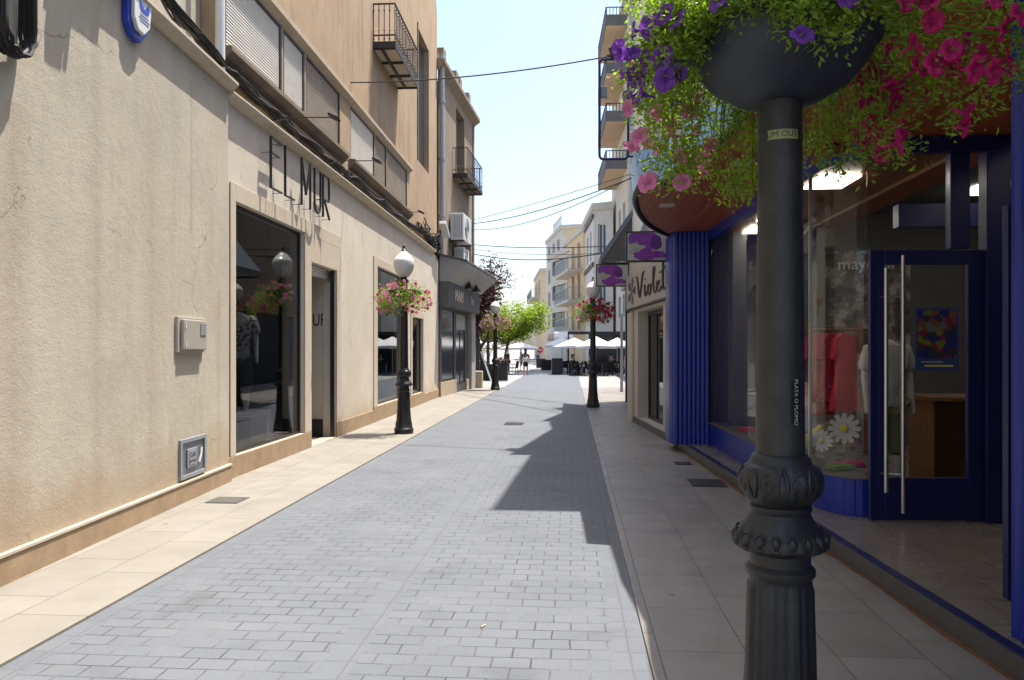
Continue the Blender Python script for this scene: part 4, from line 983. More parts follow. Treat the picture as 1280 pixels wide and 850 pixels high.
# porch head trim and jamb
mb = MB(); mb.box(2.62, 4.2, 7.12, 7.22, 3.46, 3.60); mb.box(3.66, 3.86, 7.1, 7.25, .153, 3.46); mb.box(3.38, 3.55, 7.16, 7.26, 2.6, 3.46); mb.build('door_frame', M['navy'], T5, bevel=.006)
mb = MB(); mb.box(2.66, 3.37, 7.18, 7.19, 2.6, 3.46); mb.build('transom_pane', M['glass'], T5)
ld, rd, Ld = frame((2.66, 7.12), (3.65, 7.16))
D = MB()
def door_leaf(A, B, parent, lab=None, handle=True):
    W, L = wallM(A, B); W = W @ Matrix.Translation((0, 0, .165))
    f = MB(); f.M = W; H_ = 2.42
    f.box(0, .13, 0, .05, 0, H_); f.box(L - .13, L, 0, .05, 0, H_); f.box(.13, L - .13, 0, .05, 0, .38); f.box(.13, L - .13, 0, .05, H_ - .13, H_)
    d = f.build('door', M['navy'], parent, bevel=.005)
    g = MB(); g.M = W; g.box(.12, L - .12, .02, .03, .37, H_ - .12); g.build('door_pane', M['glass'], d)
    if handle:
        for y in (-.075, -.055):
            h = MB(); h.M = W
            hx = .255 if y < -.06 else .115; za, zb = (.08, 2.36) if y < -.06 else (.26, 2.25)
            h.tube([(hx, y, za), (hx, y, zb)], .019, 12)
            for z in (.42, 2.0): h.tube([(hx, y, z), (.1, 0.0, z)], .01, 8)
            h.build('handle', M['steel'], d, smooth=True)
    return d, W
d1, Wd1 = door_leaf((2.66, 7.10), (3.655, 7.16), T5)
d2, Wd2 = door_leaf((2.66, 4.92), (3.62, 5.10), T5, handle=False); 
mb = MB(); mb.M = Wd2; mb.box(.02, .10, -.004, -.0005, 1.15, 1.27); mb.build('red_sticker', flat('sticker_red', (.35, .03, .03)), d2)
mb = MB(); mb.M = Wd2; mb.tube([(.07, -.02, 2.0), (.05, -.09, 2.04), (.05, -.1, 2.2), (.05, -.09, 2.36), (.07, -.02, 2.4)], .012, 8); mb.build('handle', M['steel'], d2, smooth=True)
# poster on the door
P = thing('door_poster', 'colourful event poster taped inside the glass door', 'poster', Wd1 @ Vector((.60, .017, 1.34)), rd)
mb = MB(); mb.box(-.19, .19, -.003, .0, 0, .56); mb.build('paper', flat('poster_blue', (.03, .05, .2)), P)
mb = MB(); mb.box(-.17, .17, -.005, -.0035, .11, .54); mb.build('artwork', M['art'], P)
mb = MB(); mb.box(-.14, .05, -.005, -.0035, .07, .085); mb.mi = 1; mb.box(-.11, .14, -.005, -.0035, .035, .05); mb.build('printed_lines', [M['grey_plastic'], M['yellow']], P)
# near pier
pp = ribs((fx(4.15) + .06, 4.15), (fx(2.6) + .06, 2.6), 18, .02)
mb = MB(); mb.prism([(p.x - 0, p.y) for p in ribs((2.34, 4.30), (2.34, 2.0), 26, -.02)] + [(2.62, 2.0), (2.62, 4.30)], .16, 3.6); mb.build('fluted_pier', M['blue'], T5)
mb = MB(); mb.box(2.63, 4.1, 2.0, 4.25, .16, 3.6); mb.build('side_wall', M['navy'], T5)
# room
mb = MB(); mb.mi = 0
mb.poly([(8.6, -1, .15), (8.6, 13, .15), (8.6, 13, 3.9), (8.6, -1, 3.9)]); mb.poly([(2.3, 13, .15), (8.6, 13, .15), (8.6, 13, 3.9), (2.3, 13, 3.9)]); mb.poly([(4.1, -1, .15), (8.6, -1, .15), (8.6, -1, 3.9), (4.1, -1, 3.9)])
mb.mi = 1; mb.poly([(2.3, -1, 3.9), (8.6, -1, 3.9), (8.6, 13, 3.9), (2.3, 13, 3.9)])
mb.build('room_walls', [M['room_grey'], M['room_ceil']], T5)
mb = MB(); mb.prism([(2.36, 7.3), (3.5, 7.3), (3.5, 12.5), (2.28, 12.5)], 3.50, 3.58); mb.mi = 1; mb.prism([(3.5, 7.3), (3.56, 7.3), (3.56, 12.5), (3.5, 12.5)], 3.46, 3.62); mb.build('wood_ceiling', [plank_mat('inner_wood', (.32, .13, .04), (.38, .16, .055), .16, 2, PI / 2), M['wood']], T5)
mb = MB(); mb.box(3.6, 8.6, 8.8, 8.95, 3.05, 3.3); mb.build('ceiling_beam', M['navy'], T5)
for x, y, z in ((2.75, 8.4, 3.49), (2.75, 10.6, 3.49), (2.8, 11.7, 3.49), (4.3, 8.0, 3.89), (5.2, 6.3, 3.89), (4.6, 5.0, 3.89), (6.3, 8.6, 3.89), (5.6, 11, 3.89)):
    mb = MB(); mb.box(x - .2, x + .2, y - .3, y + .3, z - .03, z); mb.build('ceiling_light', M['lightpanel'], T5)
for k in range(4):
    mb = MB(); mb.lathe([(.05, -.03), (.06, 0)], 10, (4.4 + k * .5, 7.9 - k * .5, 3.87)); mb.build('spotlight', M['lightpanel'], T5)
# back wall shelves and columns
mb = MB(); mb.box(7.9, 8.58, 3, 12, .16, .9); 
for z in (1.3, 1.8, 2.3): mb.box(8.1, 8.58, 3, 12, z, z + .04)
mb.build('wall_shelves', M['wood'], T5)
mb = MB(); mb.box(2.46, 2.66, 12.0, 12.4, .52, 3.5); mb.build('grey_column', M['room_grey'], T5)
# canopy
def smooth_poly(P, it=2):
    for _ in range(it):
        Q = [P[0]]
        for a, b in zip(P[:-1], P[1:]): Q += [(a[0] * .75 + b[0] * .25, a[1] * .75 + b[1] * .25), (a[0] * .25 + b[0] * .75, a[1] * .25 + b[1] * .75)]
        P = Q + [P[-1]]
    return P
ol = [(1.45, -1.0), (1.45, 4.9), (1.48, 5.5), (1.39, 6.4), (1.36, 7.42), (1.16, 7.46), (1.12, 8.85), (.84, 8.95)] + smooth_poly([(.80, 9.0), (.79, 9.6), (.84, 10.2), (.96, 10.97), (1.12, 11.7), (1.32, 12.3), (1.56, 12.9), (1.80, 13.25), (2.1, 13.35)])
CN = thing('shop_canopy', 'curved canopy with red wooden underside over the blue shopfront', 'canopy', (0, 0, 0))
mb = MB(); mb.prism(ol + [(4.2, 13.35), (4.2, 7.25), (4.2, -1)], 3.605, 3.66); mb.build('soffit', M['soffit'], CN)
mb = MB(); n = len(ol); lo = []; hi = []; ti = []
for i in range(n):
    d = Vector((ol[min(i + 1, n - 1)][0] - ol[max(i - 1, 0)][0], ol[min(i + 1, n - 1)][1] - ol[max(i - 1, 0)][1])).normalized(); nn = Vector((-d.y, d.x))
    lo.append(mb.add((ol[i][0] + nn.x * .02, ol[i][1] + nn.y * .02, 3.62))); hi.append(mb.add((ol[i][0] + nn.x * .07, ol[i][1] + nn.y * .07, 3.98))); ti.append(mb.add((ol[i][0] - nn.x * .1, ol[i][1] - nn.y * .1, 3.98)))
for i in range(n - 1): mb.face((lo[i], lo[i + 1], hi[i + 1], hi[i])); mb.face((hi[i], hi[i + 1], ti[i + 1], ti[i]))
mb.build('fascia', M['sky_fascia'], CN, smooth=True)
mb = MB(); mb.prism([(x + .12, y) for x, y in ol] + [(4.2, 13.35), (4.2, -1)], 3.9, 3.96); mb.build('roof_sheet', M['slate'], CN)
mb = MB(); mb.tube([(x - .01, y, 3.60) for x, y in ol], .038, 8); mb.build('rim', M['black'], CN, smooth=True)
for x, y in ((1.25, 10.3), (1.75, 8.0), (1.9, 6.0)):
    mb = MB(); mb.box(x - .09, x + .09, y - .13, y + .13, 3.597, 3.606); mb.build('recessed_light', M['signwhite'], CN)
# upper storeys that cast the stepped shadow
UP = thing('pale_upper_storeys', 'pale rendered storeys above the blue shop canopy', 'building', (0, 0, 0))
mb = MB(); mb.prism([(1.71, 10.0), (9, 10.0), (9, 14.15), (1.89, 14.15)], 4.4, 10.5); mb.prism([(2.75, -4), (9, -4), (9, 10.0), (2.75, 10.0)], 4.4, 8.2); mb.build('wall', M['pale_wall'], UP)
mb = MB(); mb.box(1.58, 2.75, -3, 4.75, 6.4, 6.55); mb.build('unseen_shade_slab', M['concrete'], UP)  # unseen slab, added to shade the right part of the nearest basket
mb = MB(); mb.box(3.9, 9, -4, 13.3, 3.92, 4.39); mb.build('floor_slab', M['concrete'], UP)

# goods inside the window
def garment(mb, x, y, z, w, L, dep, fl=1.3):
    P = [(-w * .18, 0), (-w * .5, -.06), (-w * .62, -.3), (-w * .42, -.32), (-w * .36, -.2), (-w * .4 * 1, -L * .55), (-w * .5 * fl, -L), (w * .5 * fl, -L), (w * .4, -L * .55), (w * .36, -.2), (w * .42, -.32), (w * .62, -.3), (w * .5, -.06), (w * .18, 0)]
    a = [mb.add((x + p, y - dep / 2, z + q)) for p, q in P]; b = [mb.add((x + p, y + dep / 2, z + q)) for p, q in P]; n = len(P)
    mb.face(a); mb.face(b[::-1])
    for i in range(n): mb.face((a[i], a[(i + 1) % n], b[(i + 1) % n], b[i]))
RK = thing('clothes_rack', 'wooden A-frame clothes rack in the blue shop window', 'clothes rack', (3.02, 9.2, .5), 0)
for x in (-.30, .30):
    for y in (-.22, .22):
        mb = MB(); mb.bar((x, y, 0), (x, y * .05, 1.5), .05); mb.build('leg', M['wood'], RK)
mb = MB(); mb.tube([(-.55, 0, 1.42), (.55, 0, 1.42)], .018, 8); mb.build('rail', M['wood'], RK, smooth=True)
for x, m, lab, L, w in ((-.44, 'white_cloth', 'white top hanging on the wooden clothes rack', .62, .34), (-.28, 'red_print', 'red patterned dress next to the white top on the clothes rack', .92, .34), (-.13, 'red_cloth', 'plain dark red dress in the middle of the clothes rack', .95, .36), (.03, 'red_print', 'shorter red patterned dress inside the wooden frame of the rack', .8, .34), (.18, 'red_cloth', 'dark red dress at the right end of the clothes rack', .9, .34)):
    mb = MB(); garment(mb, 0, 0, 0, w, L, .07, 1.35); o = mb.build('childs_dress' if L > .7 else 'childs_shirt', M[m], None, bevel=.02); o.location = (2.98 + x, 9.2, 1.88); o.rotation_euler = (0, 0, .5); tag(o, lab, 'garment')
PO = thing('wall_poster', 'large black and white poster with a brand word at its top, behind the clothes rack', 'poster', (3.75, 10.1, 1.2), -.15)
mb = MB(); mb.box(-.5, .5, 0, .03, 0, 1.75); mb.build('board', M['photo'], PO)
text_obj('lettering', 'mayoral', .21, M['white'], PO, Matrix.Translation((-.02, -.003, 1.58)), .002)
mb = MB(); mb.box(.0, .25, -.004, -.001, 1.42, 1.44); mb.build('small_print', M['white'], PO)
for (x, y, z, r, lab) in ((2.86, 8.35, .86, .17, 'larger paper daisy in the blue shop window'), (2.66, 8.45, .72, .12, 'smaller paper daisy in the blue shop window')):
    t = thing('paper_daisy', lab, 'paper flower', (x, y, z), -.15, 'paper daisies in the shop window')
    mb = MB()
    for k in range(12):
        a = 2 * PI * k / 12; d = Vector((math.cos(a), 0, math.sin(a))); s_ = Vector((-math.sin(a), 0, math.cos(a)))
        yy = -.004 * (k % 2)
        pts = [d * r * .15, d * r * .5 + s_ * r * .16, d * r * .9 + s_ * r * .14, d * r, d * r * .9 - s_ * r * .14, d * r * .5 - s_ * r * .16]
        mb.poly([(p.x, yy - .02 * (p.length / r) ** 2, p.z) for p in pts]); 
    mb.build('petals', M['white'], t)
    mb = MB(); mb.lathe([(r * .05, 0), (r * .26, .005), (r * .2, .03), (.01, .04)], 14); c_ = mb.build('centre', M['yellow'], t, smooth=True); c_.rotation_euler = (PI / 2, 0, 0)
    mb = MB(); mb.tube([(0, .02, 0), (0, .03, -(z - .52))], .008, 6); mb.build('stem', M['leaf'], t)
mb = MB(); mb.tube([(-.22, 0, 0), (-.1, .02, .05), (.05, 0, .12), (.13, -.02, .26)], [.05, .085, .09, .03], 10)
o = mb.build('yellow_scarf', M['yellow'], None, smooth=True); o.location = (2.62, 8.75, .58); tag(o, 'bright yellow cloth heaped on the shop window ledge', 'scarf')
# mannequin torso in shirt and trousers beside the door
def skin(name, pts, edges, rad, m, parent, lev=2):
    me = bpy.data.meshes.new(name); me.from_pydata(pts, edges, []); me.update()
    o = bpy.data.objects.new(name, me); col.objects.link(o)
    s = o.modifiers.new('Skin', 'SKIN'); s.use_smooth_shade = True
    for i, r in enumerate(rad):
        d = me.skin_vertices[0].data[i]; d.radius = r if isinstance(r, tuple) else (r, r); d.use_root = (i == 0)
    sb = o.modifiers.new('Sub', 'SUBSURF'); sb.levels = lev; sb.render_levels = lev
    dg = bpy.context.evaluated_depsgraph_get(); me2 = bpy.data.meshes.new_from_object(o.evaluated_get(dg))
    o.modifiers.clear(); o.data = me2; bpy.data.meshes.remove(me)
    me2.name = name; me2.materials.clear(); me2.materials.append(m); me2.shade_smooth()
    o.parent = parent; return o
def mannequin(lab, O, rz, shirt, trousers, h=1.0):
    t = thing('mannequin', lab, 'mannequin', O, rz)
    a = skin('body', [(0, 0, .92), (0, 0, 1.1), (0, 0, 1.35), (0, 0, 1.5), (-.19, 0, 1.40), (-.24, .0, 1.12), (-.24, -.04, .86), (.19, 0, 1.40), (.24, 0, 1.12), (.24, -.04, .86), (-.09, 0, .85), (-.1, 0, .45), (-.1, 0, .06), (.09, 0, .85), (.1, 0, .45), (.1, 0, .06), (-.25, -.05, .74), (.25, -.05, .74)],
             [(0, 1), (1, 2), (2, 3), (2, 4), (4, 5), (5, 6), (2, 7), (7, 8), (8, 9), (0, 10), (10, 11), (11, 12), (0, 13), (13, 14), (14, 15), (6, 16), (9, 17)],
             [(.14, .10), (.13, .10), (.15, .1), .05, .055, .042, .032, .055, .042, .032, .085, .06, .04, .085, .06, .04, (.04, .02), (.04, .02)], M['mannequin'], t)
    skin('shirt', [(0, 0, .84), (0, 0, 1.1), (0, 0, 1.36), (0, 0, 1.45), (-.2, 0, 1.39), (-.25, -.01, 1.16), (.2, 0, 1.39), (.25, -.01, 1.16)], [(0, 1), (1, 2), (2, 3), (2, 4), (4, 5), (2, 6), (6, 7)],
         [(.175, .125), (.165, .12), (.175, .12), .08, .075, .08, .075, .08], shirt, t)
    skin('trousers', [(0, 0, .92), (-.09, 0, .82), (-.1, 0, .5), (-.1, 0, .3), (.09, 0, .82), (.1, 0, .5), (.1, 0, .3)], [(0, 1), (1, 2), (2, 3), (0, 4), (4, 5), (5, 6)], [(.155, .12), .105, .09, .085, .105, .09, .085], trousers, t)
    mb = MB(); mb.lathe([(.2, 0), (.2, .02), (.02, .03), (.02, .1)], 20); mb.build('stand', M['steel'], t, smooth=True)
    return t
mannequin('mannequin in white top and olive trousers behind the glass door', (3.2, 8.1, .3), .2, M['white_cloth'], flat('olive_cloth', (.28, .27, .13), .9))
mb = MB(); mb.box(-.55, .55, -.3, .3, 0, 1.0); mb.box(-.6, .6, -.33, .33, 1.0, 1.05)
o = mb.build('shop_counter', M['wood'], None, bevel=.01); o.location = (4.3, 8.6, .153); tag(o, 'orange wooden counter behind the glass door', 'counter')
mb = MB(); mb.box(-.35, .35, -.25, .25, 0, 2.0); 
for k in range(3): mb.box(-.33, .33, -.27, -.25, .15 + k * .6, .68 + k * .6)
o = mb.build('wooden_cabinet', M['wood'], None, bevel=.01); o.location = (5.6, 8.3, .153); tag(o, 'tall brown wooden cabinet at the back of the blue shop', 'cabinet')
# clutter on the display ledge
rg = random.Random(9)
for k, (x, y, m, lab) in enumerate(((2.55, 11.3, 'red_cloth', 'folded red cloth at the far end of the window ledge'), (2.62, 7.75, 'leaf', 'small green cloth by the curved glass corner'), (2.78, 7.95, 'p_mag', 'small pink cloth near the paper daisies'))):
    mb = MB(); mb.M = Matrix.Rotation(rg.random(), 4, 'Z')
    mb.box(-.13, .13, -.09, .09, 0, .03); mb.box(-.12, .12, -.085, .085, .0302, .055); o = mb.build('folded_cloth', M[m], None, bevel=.012); o.location = (x, y, .516); tag(o, lab, 'cloth')

# El Mur window goods
O = on2(10.85, .9, -.42)
mm = mannequin('headless mannequin in a black and white patterned shirt in the dark window', (O.x, O.y, .74), .5, M['pattern'], M['room_dark'])
mb = MB(); mb.box(-.3, .3, -.3, .3, 0, .455); o = mb.build('display_plinth', M['room_dark'], None, bevel=.01); o.location = (O.x, O.y, .282); tag(o, 'dark block under the mannequin in the shop window', 'plinth')
t = thing('acrylic_stand', 'clear leaflet stand with a grey figure print in the dark shop window', 'leaflet stand', on2(11.75, .282, -.35), rz2 - .5)
mb = MB(); mb.M = Matrix.Rotation(R(-14), 4, 'X'); mb.box(-.15, .15, -.01, .0, 0, .46); mb.build('panel', flat('acrylic', (.22, .22, .23), .2), t)
mb = MB(); mb.M = Matrix.Rotation(R(-14), 4, 'X'); mb.lathe([(.001, -.045), (.035, 0), (.001, .045)], 8, (0, -.02, .38)); mb.box(-.06, .06, -.014, -.0105, .1, .32); mb.build('figure_print', flat('print_grey', (.4, .4, .4)), t)
mb = MB(); mb.box(-.6, .6, -.4, .4, 0, .3); mb.box(-.5, .5, -.3, .3, .3, .55); o = mb.build('display_steps', M['room_dark'], None, bevel=.01); o.location = on2(11.3, .283, -1.6); tag(o, 'low stepped display block inside the dark shop window', 'display block')

# ------------------------------------------------------------------ right: violet shop
A6, B6 = (1.37, 18.45), (1.80, 13.40)
loc6, rz6, L6 = frame(A6, B6)
T6 = thing('violet_shop', 'narrow pale shop with hand lettered Violet board and dark glass doors', 'shop', loc6, rz6)
dop = (1.15, 3.9, .16, 2.52)
mb = MB(); add_wall(mb, (0, 0), (L6, 0), 0, 3.95, [dop], .35, True); mb.build('wall', M['concrete'], T6)
mb = MB(); mb.box(.02, L6, .36, 5, 3.5, 3.9); mb.box(0.02, .2, .36, 5, 0, 3.5); mb.box(L6 - .2, L6, .36, 5, 0, 3.9); mb.box(.2, L6 - .2, 3, 3.1, 0, 3.5); mb.build('room_walls', M['room_dark'], T6)
for a, b in ((0, .62), (L6 - .30, L6)):
    mb = MB(); mb.box(a, b, -.06, -.001, .02, 2.55); mb.build('pilaster', M['concrete'], T6, bevel=.01)
mb = MB(); mb.box(.63, L6 - .31, -.02, .34, .02, .155); mb.build('threshold', M['step'], T6)
window(T6, (0, 0), (L6, 0), (1.2, 3.85, .16, 2.5), .22, M['darkmetal'], M['glass_dark'], .07, 2, name='glass_door')
mb = MB(); tri_bump(mb, 3.2, 3.82, .30, .2, 2.45, 1, .01)
for k in range(7): mb.box(3.1 + k * .1, 3.14 + k * .1, .29, .31, .2, 2.4)
mb.build('curtain', M['curtain'], T6)
mb = MB(); mb.box(.05, L6 - .08, -.09, -.002, 2.63, 3.40); bd = mb.build('name_board', M['signwhite'], T6, bevel=.006)
mb = MB(); mb.box(L6 - .075, L6, -.10, -.002, 2.63, 3.42); mb.box(.05, L6 - .08, -.095, -.002, 2.59, 2.628); mb.build('board_edge', M['darkmetal'], T6)
# brush-script "Violet"
def script(parent, strokes, Mx, r, m, name='lettering'):
    mb = MB(); mb.M = Mx
    for s in strokes:
        q = smooth_poly(s, 2); mb.tube([(x, 0, z) for x, z in q], r, 5)
    return mb.build(name, m, parent)
VIO = [[(-.02, .9), (.05, .95), (.16, .3), (.22, .02), (.3, .4), (.42, 1.0), (.5, .98)],
       [(.5, .45), (.53, .5), (.54, .1), (.58, .05), (.66, .2)], [(.56, .66), (.57, .68)],
       [(.84, .42), (.74, .44), (.70, .2), (.76, .04), (.86, .1), (.88, .32), (.82, .42), (.9, .38), (.96, .34)],
       [(.96, .3), (1.08, .85), (1.06, 1.0), (1.0, .9), (1.02, .2), (1.08, .04), (1.16, .12)],
       [(1.16, .2), (1.3, .3), (1.3, .42), (1.22, .42), (1.18, .2), (1.24, .04), (1.36, .08), (1.42, .2)],
       [(1.5, 1.0), (1.48, .2), (1.52, .04), (1.6, .1)], [(1.34, .66), (1.5, .7), (1.68, .82)]]
script(bd, VIO, Matrix.Translation((1.55, -.10, 2.74)) @ Matrix.Diagonal((1.9, 1, .56, 1)), .024, M['ink'])
mb = MB(); mb.M = Matrix.Translation((.85, -.094, 3.0))
for k in range(5):
    a = 2 * PI * k / 5; mb.poly([(0, 0, 0), (.45 * math.cos(a - .4), 0, .26 * math.sin(a - .4)), (.6 * math.cos(a), 0, .34 * math.sin(a)), (.45 * math.cos(a + .4), 0, .26 * math.sin(a + .4))])
mb.build('flower_print', mat('grey_flower', (.12, .10, .12), .6, 0, .5, 6), bd)
# hanging light boxes
def lightbox(lab, X0, X1, Y, z0, z1):
    w = X1 - X0; h = z1 - z0
    t = thing('hanging_sign', lab, 'sign', (X0, Y, z0), -.04, 'violet hanging signs')
    mb = MB(); e = .025
    mb.box(0, w, 0, .14, 0, e); mb.box(0, w, 0, .14, h - e, h); mb.box(0, e, 0, .14, e, h - e); mb.box(w - e, w, 0, .14, e, h - e); mb.build('frame', M['darkmetal'], t)
    mb = MB(); mb.box(e, w - e, .012, .128, e, h - e); p = mb.build('panel', M['signwhite'], t)
    def blob(cx, cz, rx, rz_, m, name, y, seed, k=26, wob=.12):
        r_ = random.Random(seed); mb = MB()
        ph = [r_.uniform(0, 6) for _ in range(4)]
        pts = []
        for i in range(k):
            a = 2 * PI * i / k; f = 1 + wob * (math.sin(3 * a + ph[0]) + .7 * math.sin(5 * a + ph[1]))
            pts.append((min(max(cx + rx * f * math.cos(a), e + .005), w - e - .005), y, min(max(cz + rz_ * f * math.sin(a), e + .005), h - e - .005)))
        mb.poly(pts); return mb.build(name, m, p)
    blob(w * .36, h * .66, w * .30, h * .46, M['purple'], 'flower_print', .0105, 1)
    blob(w * .68, h * .62, w * .13, h * .24, flat('deep_violet', (.09, .008, .15)), 'petal_print', .0103, 5, 26, .05)
    blob(w * .52, h * .22, w * .36, h * .17, M['purple'], 'petal_print', .0101, 3, 30, .2)
    blob(w * .24, h * .46, w * .15, h * .16, M['tanflower'], 'lily_print', .0098, 4, 20, .28)
    script(p, VIO, Matrix.Translation((w * .2, .009, h * .08)) @ Matrix.Diagonal((w * .42, 1, h * .36, 1)), .008, M['lilac'])
    mb = MB(); mb.bar((w - .01, .07, h * .2), (w + .12, .07, h * .2), .03); mb.bar((w - .01, .07, h * .8), (w + .12, .07, h * .8), .03); mb.build('bracket', M['darkmetal'], t)
lightbox('upper hanging sign with purple flowers beside the blue pier', .95, 1.73, 13.72, 3.24, 3.78)
lightbox('lower hanging sign with purple flowers nearer the street lamp', .57, 1.36, 18.5, 3.19, 3.73)
# upper storeys above violet shop
U6 = thing('pale_upper_storeys', 'pale rendered storeys set back above the Violet board', 'building', (0, 0, 0))
mb = MB(); mb.prism([(1.55, 14.2), (9, 14.2), (9, 19.85), (2.02, 19.85), (2.13, 18.2)], 3.96, 10.5); mb.build('wall', M['pale_wall'], U6)
LB = thing('unseen_reflected_building', 'unseen rendered building beyond the dark framed shop, added to darken the left window reflections', 'building', (0, 0, 0))  # out of view, added so the left shop window reflects dark walls
mb = MB(); mb.box(4.9, 12, 27, 50, 3.4, 9.0); mb.build('upper_wall', M['aged'], LB)
mb = MB(); mb.box(5.1, 12, 27.02, 49.98, 0.005, 3.39); mb.build('dark_shopfront', M['room_dark'], LB)
# sloping awning beyond
AW = thing('sloping_awning', 'grey blue sloping awning behind the lower hanging sign', 'awning', (0, 0, 0))
mb = MB(); a0 = [(.78, 21.0, 4.05), (1.62, 20.6, 5.25), (1.62, 24.2, 5.25), (.78, 24.6, 4.05)]
tp = [(x - .02, y, z + .17) for x, y, z in a0]
ia = [mb.add(p) for p in a0]; ib = [mb.add(p) for p in tp]; mb.face(ia); mb.face(ib[::-1])
for i in range(4): mb.face((ia[i], ia[(i + 1) % 4], ib[(i + 1) % 4], ib[i]))
mb.build('cover', M['awn'], AW)
mb = MB(); mb.poly([(.80, 21.02, 4.04), (1.60, 20.64, 5.2), (1.60, 20.66, 4.04)]); mb.box(1.5, 1.95, 20.7, 24.3, 4.02, 4.1); mb.build('side_cheek', M['dark_conc'], AW)
mb = MB(); mb.bar((.82, 21.05, 4.02), (1.7, 20.9, 4.02), .05); mb.bar((.82, 24.4, 4.02), (1.7, 24.3, 4.02), .05); mb.build('frame', M['darkmetal'], AW)
# next dark shop
T7 = thing('dark_framed_shop', 'dark framed shopfront with pale upper wall beyond the Violet shop', 'shop', (0, 0, 0))
mb = MB(); mb.prism([(1.83, 19.9), (9, 19.9), (9, 25.3), (2.86, 25.3)], 5.3, 10.5); mb.prism([(1.95, 18.5), (9, 18.5), (9, 25.2), (2.1, 25.2)], 0.02, 5.29); mb.build('wall', M['pale_wall'], T7)
for a, b, c, d in ((1.55, 1.9, 18.52, 18.72), (1.68, 2.0, 24.4, 24.6)):
    mb = MB(); mb.box(a, b, c, d, .02, 3.9); mb.build('dark_post', M['navy'], T7)
mb = MB(); mb.box(1.52, 1.86, 18.75, 24.3, 3.5, 4.0); mb.build('fascia', M['navy'], T7)
# tube sign frame with lantern on the wall
SF = thing('tube_sign_frame', 'dark blue empty tube frame with small lantern before the balconies', 'sign frame', (0, 0, 0))
mb = MB(); x0, x1, z0, z1, yy = .50, 1.02, 5.16, 6.98, 14.1; r_ = .07; pts = []
for cx, cz, a0 in ((x1 - r_, z1 - r_, 0), (x0 + r_, z1 - r_, PI / 2), (x0 + r_, z0 + r_, PI), (x1 - r_, z0 + r_, 1.5 * PI)):
    for k in range(5): a = a0 + PI / 2 * k / 4; pts.append((cx + r_ * math.cos(a), yy, cz + r_ * math.sin(a)))
pts.append(pts[0]); pts.append(pts[1])
mb.tube(pts, .024, 8, False); mb.build('loop', M['navy'], SF, smooth=True)
mb = MB(); mb.tube([(1.0, yy, 6.70), (1.9, yy, 6.70)], .024, 8); mb.tube([(1.0, yy, 5.2), (1.9, yy, 5.2)], .02, 8); mb.build('wall_arm', M['navy'], SF)
mb = MB(); mb.lathe([(.03, -.02), (.1, .0), (.13, .16), (.15, .17), (.06, .25), (.02, .28)], 6, (.80, yy, 7.0)); mb.build('lantern', M['darkmetal'], SF)
mb = MB(); mb.box(.48, .64, yy + .02, yy + .12, 6.3, 6.5); mb.build('junction_box', M['grey_plastic'], SF, bevel=.01)

# ------------------------------------------------------------------ far right: balcony tower and street of flats
def building(name, lab, A, B, H, depth, wm, wins=(), end=None, endwins=(), balc=(), roofm='concrete', par=.4, frame_m='white', bal_d=1.1, balm='concrete', far=None):
    l, r, L = frame(A, B); t = thing(name, lab, 'building', l, r)
    if far: t.location = (A[0] * far, A[1] * far, -.34); t.scale = (far,) * 3
    e = (L + .01, depth)
    if end is not None:
        d = Vector((end[0] - B[0], end[1] - B[1], 0)); d.rotate(Matrix.Rotation(-r, 3, 'Z')); e = (L + d.x, d.y)
    mb = MB(); add_wall(mb, (0, 0), (L, 0), 0, H, wins, .2); add_wall(mb, (L, 0), e, 0, H, endwins, .2)
    mb.poly([(0, 0, 0), (0, 0, H), (e[0] - L, e[1], H), (e[0] - L, e[1], 0)]); mb.poly([(e[0], e[1], 0), (e[0] - L, e[1], 0), (e[0] - L, e[1], H), (e[0], e[1], H)])
    mb.build('wall', M[wm], t)
    ins = MB()
    mb = MB(); mb.prism([(-.15, -.15), (L + .1, -.15), (e[0] + .15, e[1]), (e[0] - L, e[1])], H, H + par); mb.build('roof', M[roofm], t)
    for o in wins: window(t, (0, 0), (L, 0), o, .14, M[frame_m], M['glass_far'], .07, 1)
    for o in endwins: window(t, (L, 0), e, o, .14, M[frame_m], M['glass_far'], .07, 1)
    for (x0, x1, z) in balc:
        mb = MB(); mb.box(x0, x1, -bal_d, -.001, z - .18, z); b = mb.build('balcony', M[balm], t)
        mb = MB()
        mb.bar((x0, -bal_d, z + 1), (x1, -bal_d, z + 1), .05); mb.bar((x1, -bal_d, z + 1), (x1, 0, z + 1), .05)
        n_ = max(4, int((x1 - x0) / .35))
        for k in range(n_ + 1): x = x0 + (x1 - x0) * k / n_; mb.bar((x, -bal_d, z), (x, -bal_d, z + 1), .03)
        for k in range(1, 4): mb.bar((x1, -bal_d * k / 4, z), (x1, -bal_d * k / 4, z + 1), .03)
        mb.build('balcony_rail', M['grey_pipe'], b)
    return t, L, e
